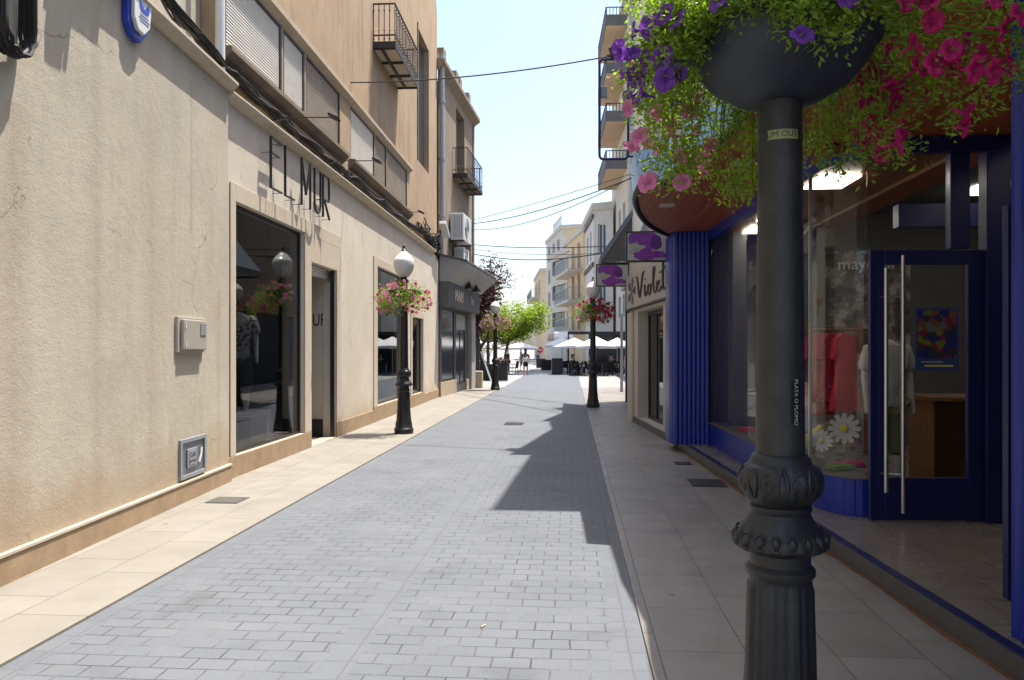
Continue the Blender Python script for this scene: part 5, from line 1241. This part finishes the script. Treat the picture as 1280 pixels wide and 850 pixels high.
# tower A
A_, B_ = (3.55, 69.4), (4.05, 57.2)
TA, LA, eA = building('balcony_tower', 'tall pale block with stacked brown balconies seen from below', A_, B_, 28, 9, 'tower_wall',
    [(x, x + 1.9, z, z + 1.7) for x in (6.0, 9.3) for z in (4.2, 7.6, 11.2)])
x0, x1 = LA - 7.6, LA - .02
for z in (15.0, 18.5, 22.05, 25.6):
    mb = MB(); mb.box(x0, x1, -1.52, -.001, z, z + .12); b = mb.build('balcony', M['tan_soffit'], TA)
    mb = MB(); mb.box(x0 - .02, x1 + .02, -1.57, -1.521, z, z + .8); mb.box(x1 + .001, x1 + .04, -1.52, -.002, z - .004, z + .8); mb.build('parapet', M['dark_conc'], b)
    mb = MB()
    for k in range(7): mb.bar((x1, -1.5 + k * .24, z + .78), (x1, -1.5 + k * .24, z + 1.35), .05)
    for k in range(11): mb.bar((x0 + k * .75, -1.54, z + .78), (x0 + k * .75, -1.54, z + 1.35), .05)
    mb.bar((x0, -1.54, z + 1.35), (x1, -1.54, z + 1.35), .06); mb.bar((x1, -1.54, z + 1.35), (x1, 0, z + 1.35), .06); mb.build('rail', M['darkmetal'], b)
mb = MB(); mb.tube([(LA + .1, .35, 3), (LA + .1, .35, 27.8)], .09, 8); mb.build('drainpipe', M['grey_pipe'], TA)
# B: grey white modern block
tB, LB_, eB = building('modern_white_block', 'grey white modern block with tall narrow windows and flat roof', (.93, 64.27), (1.54, 55.29), 11.6, 9, 'grey_wall',
    [(1.0 + k * 2.6, 2.2 + k * 2.6, z, z + 2.2) for k in range(3) for z in (4.5, 8.2)], (2.9, 54.6), [(.35, .95, 5.0, 7.3), (.35, .95, 8.4, 10.6)], [(0.2, 8.8, 4.2)], 'concrete', .5, 'white', .5, far=1.2)
for z in (7.6, 11.05):
    mb = MB(); mb.box(-.05, LB_ + .06, -.12, -.002, z, z + .3); mb.build('band', M['dark_conc'], tB)
building('apricot_block', 'apricot block with projecting balconies and overhanging roof', (-.67, 72.17), (.9, 62.26), 11.2, 9, 'warm_wall',
    [(1.2 + k * 3.0, 2.6 + k * 3.0, z, z + 2.2) for k in range(3) for z in (3.3, 5.9, 8.4)], (1.8, 61.6), [], [(1.5, 9.9, 3.2), (1.5, 9.9, 5.7), (1.5, 9.9, 8.2)], 'concrete', .35, 'white', 1.2, far=1.2)
building('beige_glazed_block', 'beige block with dark glazed balcony bays left of the apricot block', (-2.13, 76.07), (-.22, 70.2), 10.6, 8, 'concrete',
    [(.6, 5.6, z, z + 1.4) for z in (3.8, 6.4, 8.8)], (.6, 69.4), [], [], 'concrete', .4, 'darkmetal', far=1.2)
tD, LD, eD = building('tall_cream_block', 'tallest cream block with grey rooftop bay and blank beige side', (-3.06, 92.04), (-1.08, 80.16), 14.2, 10, 'grey_wall',
    [(1.5 + k * 3.6, 3.4 + k * 3.6, z, z + 1.7) for k in range(3) for z in (4, 6.6, 9.2, 11.8)], (1.4, 79.7), [], far=1.2)
mb = MB(); W_, l_ = wallM((LD, 0), eD); mb.M = W_; mb.box(.4, l_, -.02, -.001, 0, 14.6); mb.build('beige_side', M['beige_wall'], tD)
mb = MB()
for k in range(8): mb.bar((LD - 6 + k * .8, 0, 14.6), (LD - 6 + k * .8, 0, 15.5), .07)
mb.bar((LD - 6, 0, 15.5), (LD, 0, 15.5), .08); mb.build('roof_rail', M['grey_pipe'], tD)
building('low_far_block', 'farthest low sandy block at the end of the row', (-5.37, 109.9), (-3.85, 94.99), 11.3, 10, 'beige_wall',
    [(1.5 + k * 3.4, 3.2 + k * 3.4, z, z + 1.8) for k in range(4) for z in (3.5, 6.1, 8.7)], (-2.2, 94.6), [], [(1, 14, 5.6), (1, 14, 8.2)], 'concrete', .35, far=1.2)

# ------------------------------------------------------------------ cafes
def parasol(lab, x, y, r, ztop, zed, sides=4, rot=0.4, valance=True):
    t = thing('cafe_parasol', lab, 'parasol', (x, y, 0), rot, 'cafe parasols')
    mb = MB(); mb.tube([(0, 0, 0), (0, 0, ztop - .02)], .03, 8); mb.lathe([(.3, 0), (.3, .06), (.05, .09)], 16); mb.build('pole', M['white'], t)
    mb = MB(); n = sides * 2; top = mb.add((0, 0, ztop)); rim = []; rim2 = []; low = []
    for k in range(n):
        a = 2 * PI * k / n; rr = r if k % 2 == 0 else r * math.cos(PI / sides) * .98
        rim.append(mb.add((rr * math.cos(a), rr * math.sin(a), zed + (.0 if k % 2 == 0 else .06)))); low.append(mb.add((rr * math.cos(a) * 1.005, rr * math.sin(a) * 1.005, zed - .16 + (.0 if k % 2 == 0 else .06))))
    for k in range(n): mb.face((top, rim[k], rim[(k + 1) % n])); mb.face((rim[k], low[k], low[(k + 1) % n], rim[(k + 1) % n]))
    o = mb.build('canopy', M['canvas'], t); sd = o.modifiers.new('Solid', 'SOLIDIFY'); sd.thickness = .01
    mb = MB()
    for k in range(0, n, 2): a = 2 * PI * k / n; mb.bar((0, 0, ztop - .05), (r * .97 * math.cos(a), r * .97 * math.sin(a), zed - .01), .025)
    mb.build('ribs', M['wood'], t)
parasol('front white cafe parasol beside the right lamp post', 1.5, 49.0, 1.75, 2.5, 1.85, 4, .78)
parasol('middle white cafe parasol on the right terrace', .15, 51.5, 1.7, 2.45, 1.85, 4, .7)
parasol('farthest white cafe parasol on the right terrace', -.75, 58, 1.8, 2.6, 1.95, 4, .75)
parasol('low white cafe parasol at the left end of the right terrace', -.35, 54.2, 1.5, 2.35, 1.85, 4, .85)
parasol('white cafe parasol at the right end of the right terrace', 3.0, 51.5, 1.6, 2.45, 1.85, 4, .7)
parasol('white cafe parasol under the green tree', -3.9, 58, 2.0, 2.2, 1.75, 4, .78)
parasol('white cafe parasol half hidden behind the leaning tree', -6.6, 48, 1.9, 2.5, 1.9, 4, .7)
parasol('white cafe parasol seen between the tree and the slate shop', -7.2, 58, 2.2, 2.6, 2.0, 4, .7)
# black awning of right cafe
CA = thing('cafe_awning', 'flat dark awning on posts over the right terrace', 'awning', (0, 0, 0))
mb = MB(); mb.box(-.3, 5.6, 53.4, 56.2, 2.75, 2.9); mb.build('cover', M['room_dark'], CA)
for x, y in ((-.25, 53.5), (5.4, 53.5)):
    mb = MB(); mb.box(x - .05, x + .05, y - .05, y + .05, 0, 2.75); mb.build('post', M['darkmetal'], CA)
mb = MB(); mb.box(1.2, 7, 55.9, 56.0, 0, 2.74); mb.build('glazed_screen', M['glass_far'], CA)
def make_chair():
    t = thing('cafe_chair', 'dark wicker cafe chair', 'chair', (0, 0, 0), 0, 'dark cafe chairs')
    mb = MB()
    mb.box(-.22, .22, -.22, .22, .42, .47); 
    a = [(-.22, .19, .47), (.22, .19, .47), (.22, .26, .88), (-.22, .26, .88)]; b = [(x, y + .04, z) for x, y, z in a]
    ia = [mb.add(p) for p in a]; ib = [mb.add(p) for p in b]; mb.face(ia); mb.face(ib[::-1])
    for i in range(4): mb.face((ia[i], ia[(i + 1) % 4], ib[(i + 1) % 4], ib[i]))
    for x in (-.2, .2):
        mb.tube([(x, .2, .42), (x, .22, 0)], .018, 6); mb.tube([(x, -.2, .42), (x, -.22, 0)], .018, 6); mb.tube([(x, .22, .66), (x, -.2, .66), (x, -.2, .45)], .018, 6)
    mb.build('wicker_body', M['chair'], t)
    return t
def make_table():
    t = thing('cafe_table', 'small dark cafe table', 'table', (0, 0, 0), 0, 'dark cafe tables')
    mb = MB(); mb.box(-.35, .35, -.35, .35, .72, .75); mb.build('tabletop', M['chair'], t)
    mb = MB(); mb.tube([(0, 0, 0), (0, 0, .72)], .03, 8); mb.lathe([(.22, 0), (.2, .03), (.03, .05)], 12); mb.build('pedestal', M['steel'], t)
    return t
ch = make_chair(); tb = make_table()
rg = random.Random(21); first = [True, True]
tspots = [(-.2, 50.6), (.8, 49.6), (1.9, 49.0), (2.9, 48.4), (.5, 52.0), (1.7, 51.4), (2.9, 50.8), (-.5, 53.6), (-5.6, 46), (-4.4, 50.5)]
for i, (x, y) in enumerate(tspots):
    side = 'right' if x > -2 else 'left'
    lb = f'small dark cafe table on the {side} terrace'
    if first[0]: tb.location = (x, y, .004); tb['label'] = lb; first[0] = False
    else: dup(tb, (x, y, .004), 0, lb)
    for k in range(3 if i < 8 else 2):
        a = rg.uniform(0, 6.28) + k * 2.1; px_, py_ = x + .62 * math.cos(a), y + .62 * math.sin(a); lb2 = f'dark wicker cafe chair on the {side} terrace'
        if first[1]: ch.location = (px_, py_, .004); ch.rotation_euler = (0, 0, a - PI / 2); ch['label'] = lb2; first[1] = False
        else: dup(ch, (px_, py_, .004), a - PI / 2, lb2)
# people
def person(lab, x, y, rz, pose, top, bottom, hairlong=False, bag=False, s=1.0, dress=False):
    t = thing('person', lab, 'person', (x, y, .004), rz)
    if pose == 'sit':
        hz = .5; kn = [(-.1, -.42, .52), (.1, -.42, .52)]; ft = [(-.1, -.42, .08), (.1, -.42, .08)]; toe = [(-.1, -.54, .04), (.1, -.54, .04)]
    elif pose == 'walk':
        hz = .9; kn = [(-.09, -.14, .50), (.09, .06, .48)]; ft = [(-.09, -.16, .08), (.09, .22, .12)]; toe = [(-.09, -.3, .04), (.09, .12, .03)]
    else:
        hz = .9; kn = [(-.1, -.02, .48), (.1, .0, .48)]; ft = [(-.1, 0, .08), (.1, 0, .08)]; toe = [(-.1, -.13, .03), (.1, -.13, .03)]
    sh_ = hz + .5
    V = [(0, 0, hz), (0, -.01, hz + .25), (0, 0, sh_), (0, -.01, sh_ + .1), (0, -.03, sh_ + .2), (0, -.03, sh_ + .3),
         (-.18, 0, sh_ - .02), (-.23, .02, sh_ - .3), (-.22, -.1, sh_ - .54), (.18, 0, sh_ - .02), (.23, .02, sh_ - .3), (.22, -.1, sh_ - .54),
         (-.09, 0, hz - .05), kn[0], ft[0], toe[0], (.09, 0, hz - .05), kn[1], ft[1], toe[1], (-.21, -.14, sh_ - .64), (.21, -.14, sh_ - .64)]
    E_ = [(0, 1), (1, 2), (2, 3), (3, 4), (4, 5), (2, 6), (6, 7), (7, 8), (2, 9), (9, 10), (10, 11), (0, 12), (12, 13), (13, 14), (14, 15), (0, 16), (16, 17), (17, 18), (18, 19), (8, 20), (11, 21)]
    rad = [(.13, .1), (.12, .09), (.13, .09), .05, .085, .07, .055, .042, .032, .055, .042, .032, .085, .058, .04, .03, .085, .058, .04, .03, .035, .035]
    skin('body', V, E_, rad, M['skin'], t, 1)
    skin('top', [V[0], V[1], V[2], V[6], V[7], V[9], V[10]], [(0, 1), (1, 2), (2, 3), (3, 4), (2, 5), (5, 6)], [(.155, .12), (.14, .11), (.145, .105), .07, .055, .07, .055], top, t, 1)
    if dress: skin('skirt', [(0, 0, hz + .05), (0, 0, hz - .12), (0, -.0, hz - .32)], [(0, 1), (1, 2)], [(.14, .11), (.19, .15), (.21, .17)], bottom, t, 1)
    else: skin('trousers', [V[0], V[12], V[13], tuple(Vector(V[13]).lerp(Vector(V[14]), .85)), V[16], V[17], tuple(Vector(V[17]).lerp(Vector(V[18]), .85))], [(0, 1), (1, 2), (2, 3), (0, 4), (4, 5), (5, 6)], [(.145, .115), .1, .072, .06, .1, .072, .06], bottom, t, 1)
    skin('hair', [(0, .01, sh_ + .24), (0, 0, sh_ + .33)] + ([(0, .09, sh_ + .05), (0, .10, sh_ - .15)] if hairlong else []), [(0, 1)] + ([(0, 2), (2, 3)] if hairlong else []), [.095, .07] + ([(.09, .05), (.06, .03)] if hairlong else []), M['hair'], t, 1)
    if bag:
        mb = MB(); mb.box(-.12, .08, .14, .21, hz + .06, hz + .26); b = mb.build('shoulder_bag', M['white'], t, bevel=.03)
        mb = MB(); mb.tube([(-.14, .18, hz + .25), (-.02, .13, sh_ - .1), (.14, .0, sh_ + .06)], .012, 5); mb.build('strap', M['white'], b)
    t.scale = (s,) * 3
    return t
blk = flat('black_cloth', (.015, .015, .018), .9); nvy = flat('navy_cloth', (.03, .04, .09), .9); den = flat('denim', (.08, .12, .22), .9); gry = flat('grey_cloth', (.2, .2, .21), .9); wh = M['white_cloth']; rdc = flat('rust_cloth', (.3, .1, .05), .9); lb_ = flat('light_blue_cloth', (.3, .42, .6), .9)
person('woman in short black dress with white shoulder bag walking away down the street', -2.89, 47.9, PI - .05, 'walk', blk, blk, True, True, .98, True)
person('person in light blue shirt standing by the left terrace', -4.75, 56, 1.2, 'stand', lb_, nvy)
person('person in dark clothes standing at the left terrace beside the dark crate', -4.25, 50.5, 2.2, 'stand', blk, den)
person('person in grey top standing far down the street', -4.9, 74, 2, 'stand', gry, nvy)
person('person in white top walking far down the street', -3.9, 88, 3, 'walk', wh, den)
for i, (x, y, rz_, tp_, lab) in enumerate(((.05, 50.1, 1.0, blk, 'person in black seated at the left end of the right terrace'), (1.15, 49.4, -1.2, rdc, 'person in rust coloured top seated left of the lamp post'), (1.4, 51.0, 2.2, nvy, 'person in navy seated under the front parasol'), (2.4, 48.8, 1.3, rdc, 'person in rust coloured top seated right of the lamp post'), (3.3, 48.1, -1.5, wh, 'person in white top seated at the right end of the terrace'), (2.6, 50.6, .4, blk, 'person in black seated behind the right end of the terrace'), (.1, 52.3, 2, gry, 'person in grey seated under the middle parasol'))):
    person(lab, x, y, rz_, 'sit', tp_, nvy, i % 2 == 0)
person('person in navy seated at the left terrace near the planter', -5.3, 45.5, .8, 'sit', nvy, blk)
# terrace screens and planters
def planter(lab, x, y, w, d, h, m='room_dark', plant=True, rz=0):
    t = thing('planter_box', lab, 'planter', (x, y, .004), rz)
    mb = MB(); mb.box(-w / 2, w / 2, -d / 2, d / 2, .03, h); mb.box(-w / 2 - .02, w / 2 + .02, -d / 2 - .02, d / 2 + .02, h, h + .04); mb.build('box', M[m], t, bevel=.01)
    if plant:
        fo = MB(); r_ = random.Random(int(x * 100))
        for k in range(260):
            p = Vector((r_.uniform(-w / 2, w / 2), r_.uniform(-d / 2, d / 2), h + abs(r_.gauss(0, .14)))); add_leaf(fo, p, Vector((r_.uniform(-1, 1), r_.uniform(-1, 1), r_.uniform(0, 1))), .12, .06, r_.uniform(-1, 1))
        fo.build('foliage', M['tree_red' if plant == 'dry' else 'leaf'], t)
planter('black planter under the leaning tree', -4.75, 40.6, 1.5, .5, .85, 'room_dark', False)
planter('dark crate box with dry plant right of the left far lamp post', -3.62, 40.2, .5, .5, .9, 'room_dark', 'dry')
planter('low dark planter at the far end of the right terrace', -2.0, 60, .8, .5, .8, 'room_dark', False)
planter('low dark planter farther along the flats', -2.7, 67, .8, .5, .8, 'room_dark', False)
planter('grey screen planter at the left corner of the right terrace', -.95, 50.0, .7, .5, 1.05, 'room_dark', False)
t = thing('leaning_board', 'white board propped against the leaning tree', 'board', (-4.35, 40.1, .004), .1)
mb = MB(); mb.bar((.12, 0, .0), (-.42, .5, 1.55), .08); mb.build('panel', M['white'], t)
t = thing('menu_stand', 'black panel wall beside the slate shop corner', 'screen', (-5.0, 38.5, .004), 0); mb = MB(); mb.box(-.5, .35, -.05, .05, 0, 2.2); mb.build('panel', M['room_dark'], t)
t = thing('traffic_sign', 'small round red and white road sign on a post far down the street', 'sign', (-2.9, 70, 0))
mb = MB(); mb.tube([(0, 0, 0), (0, 0, 1.75)], .03, 8); mb.build('post', M['grey_pipe'], t)
mb = MB(); mb.M = Matrix.Translation((0, -.04, 1.6)) @ Matrix.Rotation(PI / 2, 4, 'X'); mb.lathe([(.3, 0), (.3, .02)], 24); mb.mi = 1; mb.box(-.2, .2, -.05, .05, .021, .025); mb.build('disc', [flat('sign_red', (.5, .02, .05)), M['white']], t)
mb = MB(); mb.tube([(1.93, 30.2, 0), (1.93, 30.2, 3.05)], .06, 10); tag(mb.build('awning_post', M['grey_pipe'], None), 'thin grey post on the right between the lamp and the dark shopfront', 'post')
# blue awning front of the far flats
def awn(lab, x0, x1, y, d, z, m):
    t = thing('shop_awning', lab, 'awning', (0, 0, 0)); mb = MB(); mb.M = Matrix.Identity(4)
    a = [(x0, y, z), (x1, y, z), (x1, y + d, z + .5), (x0, y + d, z + .5)]; b = [(p[0], p[1], p[2] + .04) for p in a]
    ia = [mb.add(p) for p in a]; ib = [mb.add(p) for p in b]; mb.face(ia); mb.face(ib[::-1])
    for i in range(4): mb.face((ia[i], ia[(i + 1) % 4], ib[(i + 1) % 4], ib[i]))
    mb.build('cover', m, t)
    mb = MB(); mb.box(x0, x1, y - .01, y + .01, z - .22, z - .001); mb.build('valance', m, t)
awn('pale awning on the far flats left of the parasols', -1.5, .1, 64, 1.8, 2.6, M['canvas'])
awn('tan awning farther along the far flats', -2.5, -1.6, 78, 2.4, 2.7, M['tan_soffit'])

# ------------------------------------------------------------------ trees
def tree(name, lab, x, y, trunk, crowns, nl, ls, lm, seed, clump=.35):
    t = thing(name, lab, 'tree', (x, y, .004)); r_ = random.Random(seed)
    mb = MB()
    for pts, r0, r1 in trunk:
        k = len(pts); mb.tube(pts, [r0 + (r1 - r0) * i / (k - 1) for i in range(k)], 10)
    mb.build('trunk', M['trunk'], t, smooth=True)
    fo = MB(); cl = []
    for (cx, cy, cz, rx, ry, rz_, w) in crowns:
        for k in range(int(w)):
            while True:
                p = Vector((r_.uniform(-1, 1), r_.uniform(-1, 1), r_.uniform(-1, 1)))
                if .25 < p.length < 1: break
            cl.append(Vector((cx + p.x * rx, cy + p.y * ry, cz + p.z * rz_)))
    for k in range(nl):
        c = r_.choice(cl); g = Vector((r_.gauss(0, 1), r_.gauss(0, 1), r_.gauss(0, .75))) * clump
        d = Vector((r_.uniform(-1, 1), r_.uniform(-1, 1), r_.uniform(-.8, .5)))
        add_leaf(fo, c + g, d, ls * r_.uniform(.6, 1.3), ls * .55, r_.uniform(-1.4, 1.4))
    fo.build('crown', M[lm], t)
    br = MB(); tp = Vector(trunk[0][0][-1])
    for c in cl[::2]: mid = tp.lerp(c, .5) + Vector((r_.uniform(-.2, .2), r_.uniform(-.2, .2), .1)); br.tube([tp, mid, c], [.05, .03, .012], 5)
    br.build('branches', M['trunk'], t)
tree('green_tree', 'bright green leafy tree spreading over the left terrace', -4.2, 51.5, [([(-.3, 0, 0), (-.25, 0, 1.2), (-.1, 0, 2.1)], .16, .10)],
     [(-1.5, .3, 3.1, 1.7, 1.6, 1.7, 46), (.3, 0, 3.6, 1.3, 1.5, 1.1, 28), (1.6, 0, 3.7, 1.0, 1.1, .75, 20), (.6, 0, 2.9, 1.0, 1, .6, 14), (2.1, .2, 4.2, .5, .6, .5, 6)], 7500, .20, 'tree_green', 5, .26)
tree('leaning_purple_tree', 'leaning tree with dark purple leaves at the slate shop corner', -4.62, 40.9, [([(.15, 0, 0), (-.25, .1, 1.3), (-.42, .1, 2.2), (-.7, .2, 3.1)], .15, .08), ([(-.32, .1, 1.7), (.1, .0, 2.3), (.3, 0, 3.1)], .08, .05), ([(-.2, .1, 1.1), (-.6, .1, 1.8), (-.9, .1, 2.3)], .08, .04)],
     [(-.3, 0, 4.3, .9, .9, 1.2, 26), (.2, 0, 5.3, .7, .8, .9, 8), (-.5, 0, 3.0, .6, .7, .7, 10)], 4600, .18, 'tree_red', 6, .27)
tree('sparse_tree', 'sparse tall twiggy tree against the sky behind the slate shop roof', -5.2, 47.5, [([(0, 0, 0), (.0, 0, 2.5), (.1, 0, 5.2)], .12, .05)],
     [(.4, 0, 6.6, 1.2, .9, 1.3, 22), (1.3, 0, 5.9, .8, .8, .7, 8)], 420, .15, 'tree_red', 8, .15)

# ------------------------------------------------------------------ wires
def wire(lab, a, b, sag, r=.012):
    a, b = Vector(a), Vector(b); mb = MB()
    mb.tube([a.lerp(b, i / 20) + Vector((0, 0, -sag * 4 * (i / 20) * (1 - i / 20))) for i in range(21)], r, 5)
    tag(mb.build('overhead_cable', M['black'], None), lab, 'cable', 'cables strung across the street')
wire('single cable strung from the ochre wall to the tube sign frame', on2(15.5, 7.18, -.1), (.78, 14.1, 7.05), .12, .014)
wire('highest of the cables over the middle of the street', on3(33.2, 7.3), (1.85, 20.2, 6.35), .05, .010)
wire('thick second cable over the middle of the street', on3(33.2, 7.15), (1.85, 20.1, 6.25), .22, .016)
wire('third cable sagging low over the middle of the street', on3(33.3, 6.9), (1.85, 20.0, 6.3), .42, .012)
wire('upper of the lower cables running to the sloping awning', on3(33.3, 6.25), (1.4, 24, 4.9), .1, .016)
wire('middle of the lower cables running to the sloping awning', on3(33.3, 6.05), (1.4, 24, 4.7), .15, .009)
wire('lowest cable running to the sloping awning', on3(33.3, 5.85), (1.4, 24, 4.75), .28, .018)

# ------------------------------------------------------------------ covers, drains, litter
def cover(lab, x, y, w, d, z, m, slots=0, rz=0):
    t = thing('drain_cover', lab, 'drain cover', (x, y, z), rz)
    mb = MB(); mb.box(-w / 2, w / 2, -d / 2, d / 2, 0, .006); mb.build('plate', m, t)
    mb = MB()
    if slots:
        for k in range(slots): y0 = -d / 2 + d * (k + .25) / slots; mb.box(-w * .43, w * .43, y0, y0 + d * .4 / slots, .0062, .0075)
        mb.build('slots', M['black'], t)
    else:
        mb.box(-w * .42, w * .42, -d * .42, d * .42, .0062, .0085); mb.build('lid', m, t)
gm = mat('galvanised_cover', (.22, .21, .19), .5, .4, .3, 12); dm = mat('dark_cover', (.06, .055, .05), .6, .3, .3, 14)
cover('square grey access cover in the left pavement', -3.80, 8.23, .36, .34, .0225, gm)
cover('dark access cover in the right pavement before the blue shop', 1.68, 9.75, .42, .55, .0225, dm)
cover('twin slotted drain grate in the middle of the grey street', -1.3, 17.25, .42, .6, .0105, dm, 6)
cover('small dark plate in the right pavement near the fluted pier', 1.62, 11.4, .24, .3, .0225, dm)
rg = random.Random(31)
for (x, y, L, lab) in ((-.55, 4.62, .04, 'cigarette butt on the grey paving nearest the camera'), (-.18, 6.6, .03, 'cigarette butt on the grey paving in mid street')):
    mb = MB(); mb.tube([(0, 0, 0), (L * .6, L, 0)], .005, 6); o = mb.build('cigarette_butt', M['tan_soffit']); o.location = (x, y, .016); tag(o, lab, 'litter')

# ------------------------------------------------------------------ light, sky, camera
SUN = Vector((.233, .182, .956)).normalized()
w = bpy.data.worlds.new('World'); sc.world = w; w.use_nodes = True; nt = w.node_tree
sk = nt.nodes.new('ShaderNodeTexSky'); sk.sky_type = 'NISHITA'; sk.sun_disc = False
sk.sun_elevation = math.asin(SUN.z); sk.sun_rotation = math.atan2(SUN.x, SUN.y)
sk.air_density = 1.0; sk.dust_density = 3.0; sk.ozone_density = 1.0
bg = nt.nodes['Background']; bg.inputs['Strength'].default_value = .15
nt.links.new(sk.outputs[0], bg.inputs['Color'])
sd = bpy.data.lights.new('sun', 'SUN'); sd.energy = 4.6; sd.angle = R(.53); sd.color = (1, .955, .88)
so = bpy.data.objects.new('sun', sd); col.objects.link(so); so.rotation_euler = SUN.to_track_quat('Z', 'Y').to_euler()
cd = bpy.data.cameras.new('camera'); cd.sensor_width = 36; cd.lens = 27; cd.shift_y = 11 / 1280; cd.clip_end = 5000; cd.clip_start = .05
co_ = bpy.data.objects.new('camera', cd); col.objects.link(co_); co_.location = (0, 0, 1.7); co_.rotation_euler = (PI / 2, 0, math.atan(75 / 960))
sc.camera = co_
sc.view_settings.view_transform = 'Standard'; sc.view_settings.look = 'None'; sc.view_settings.exposure = 1.15; sc.view_settings.gamma = 1
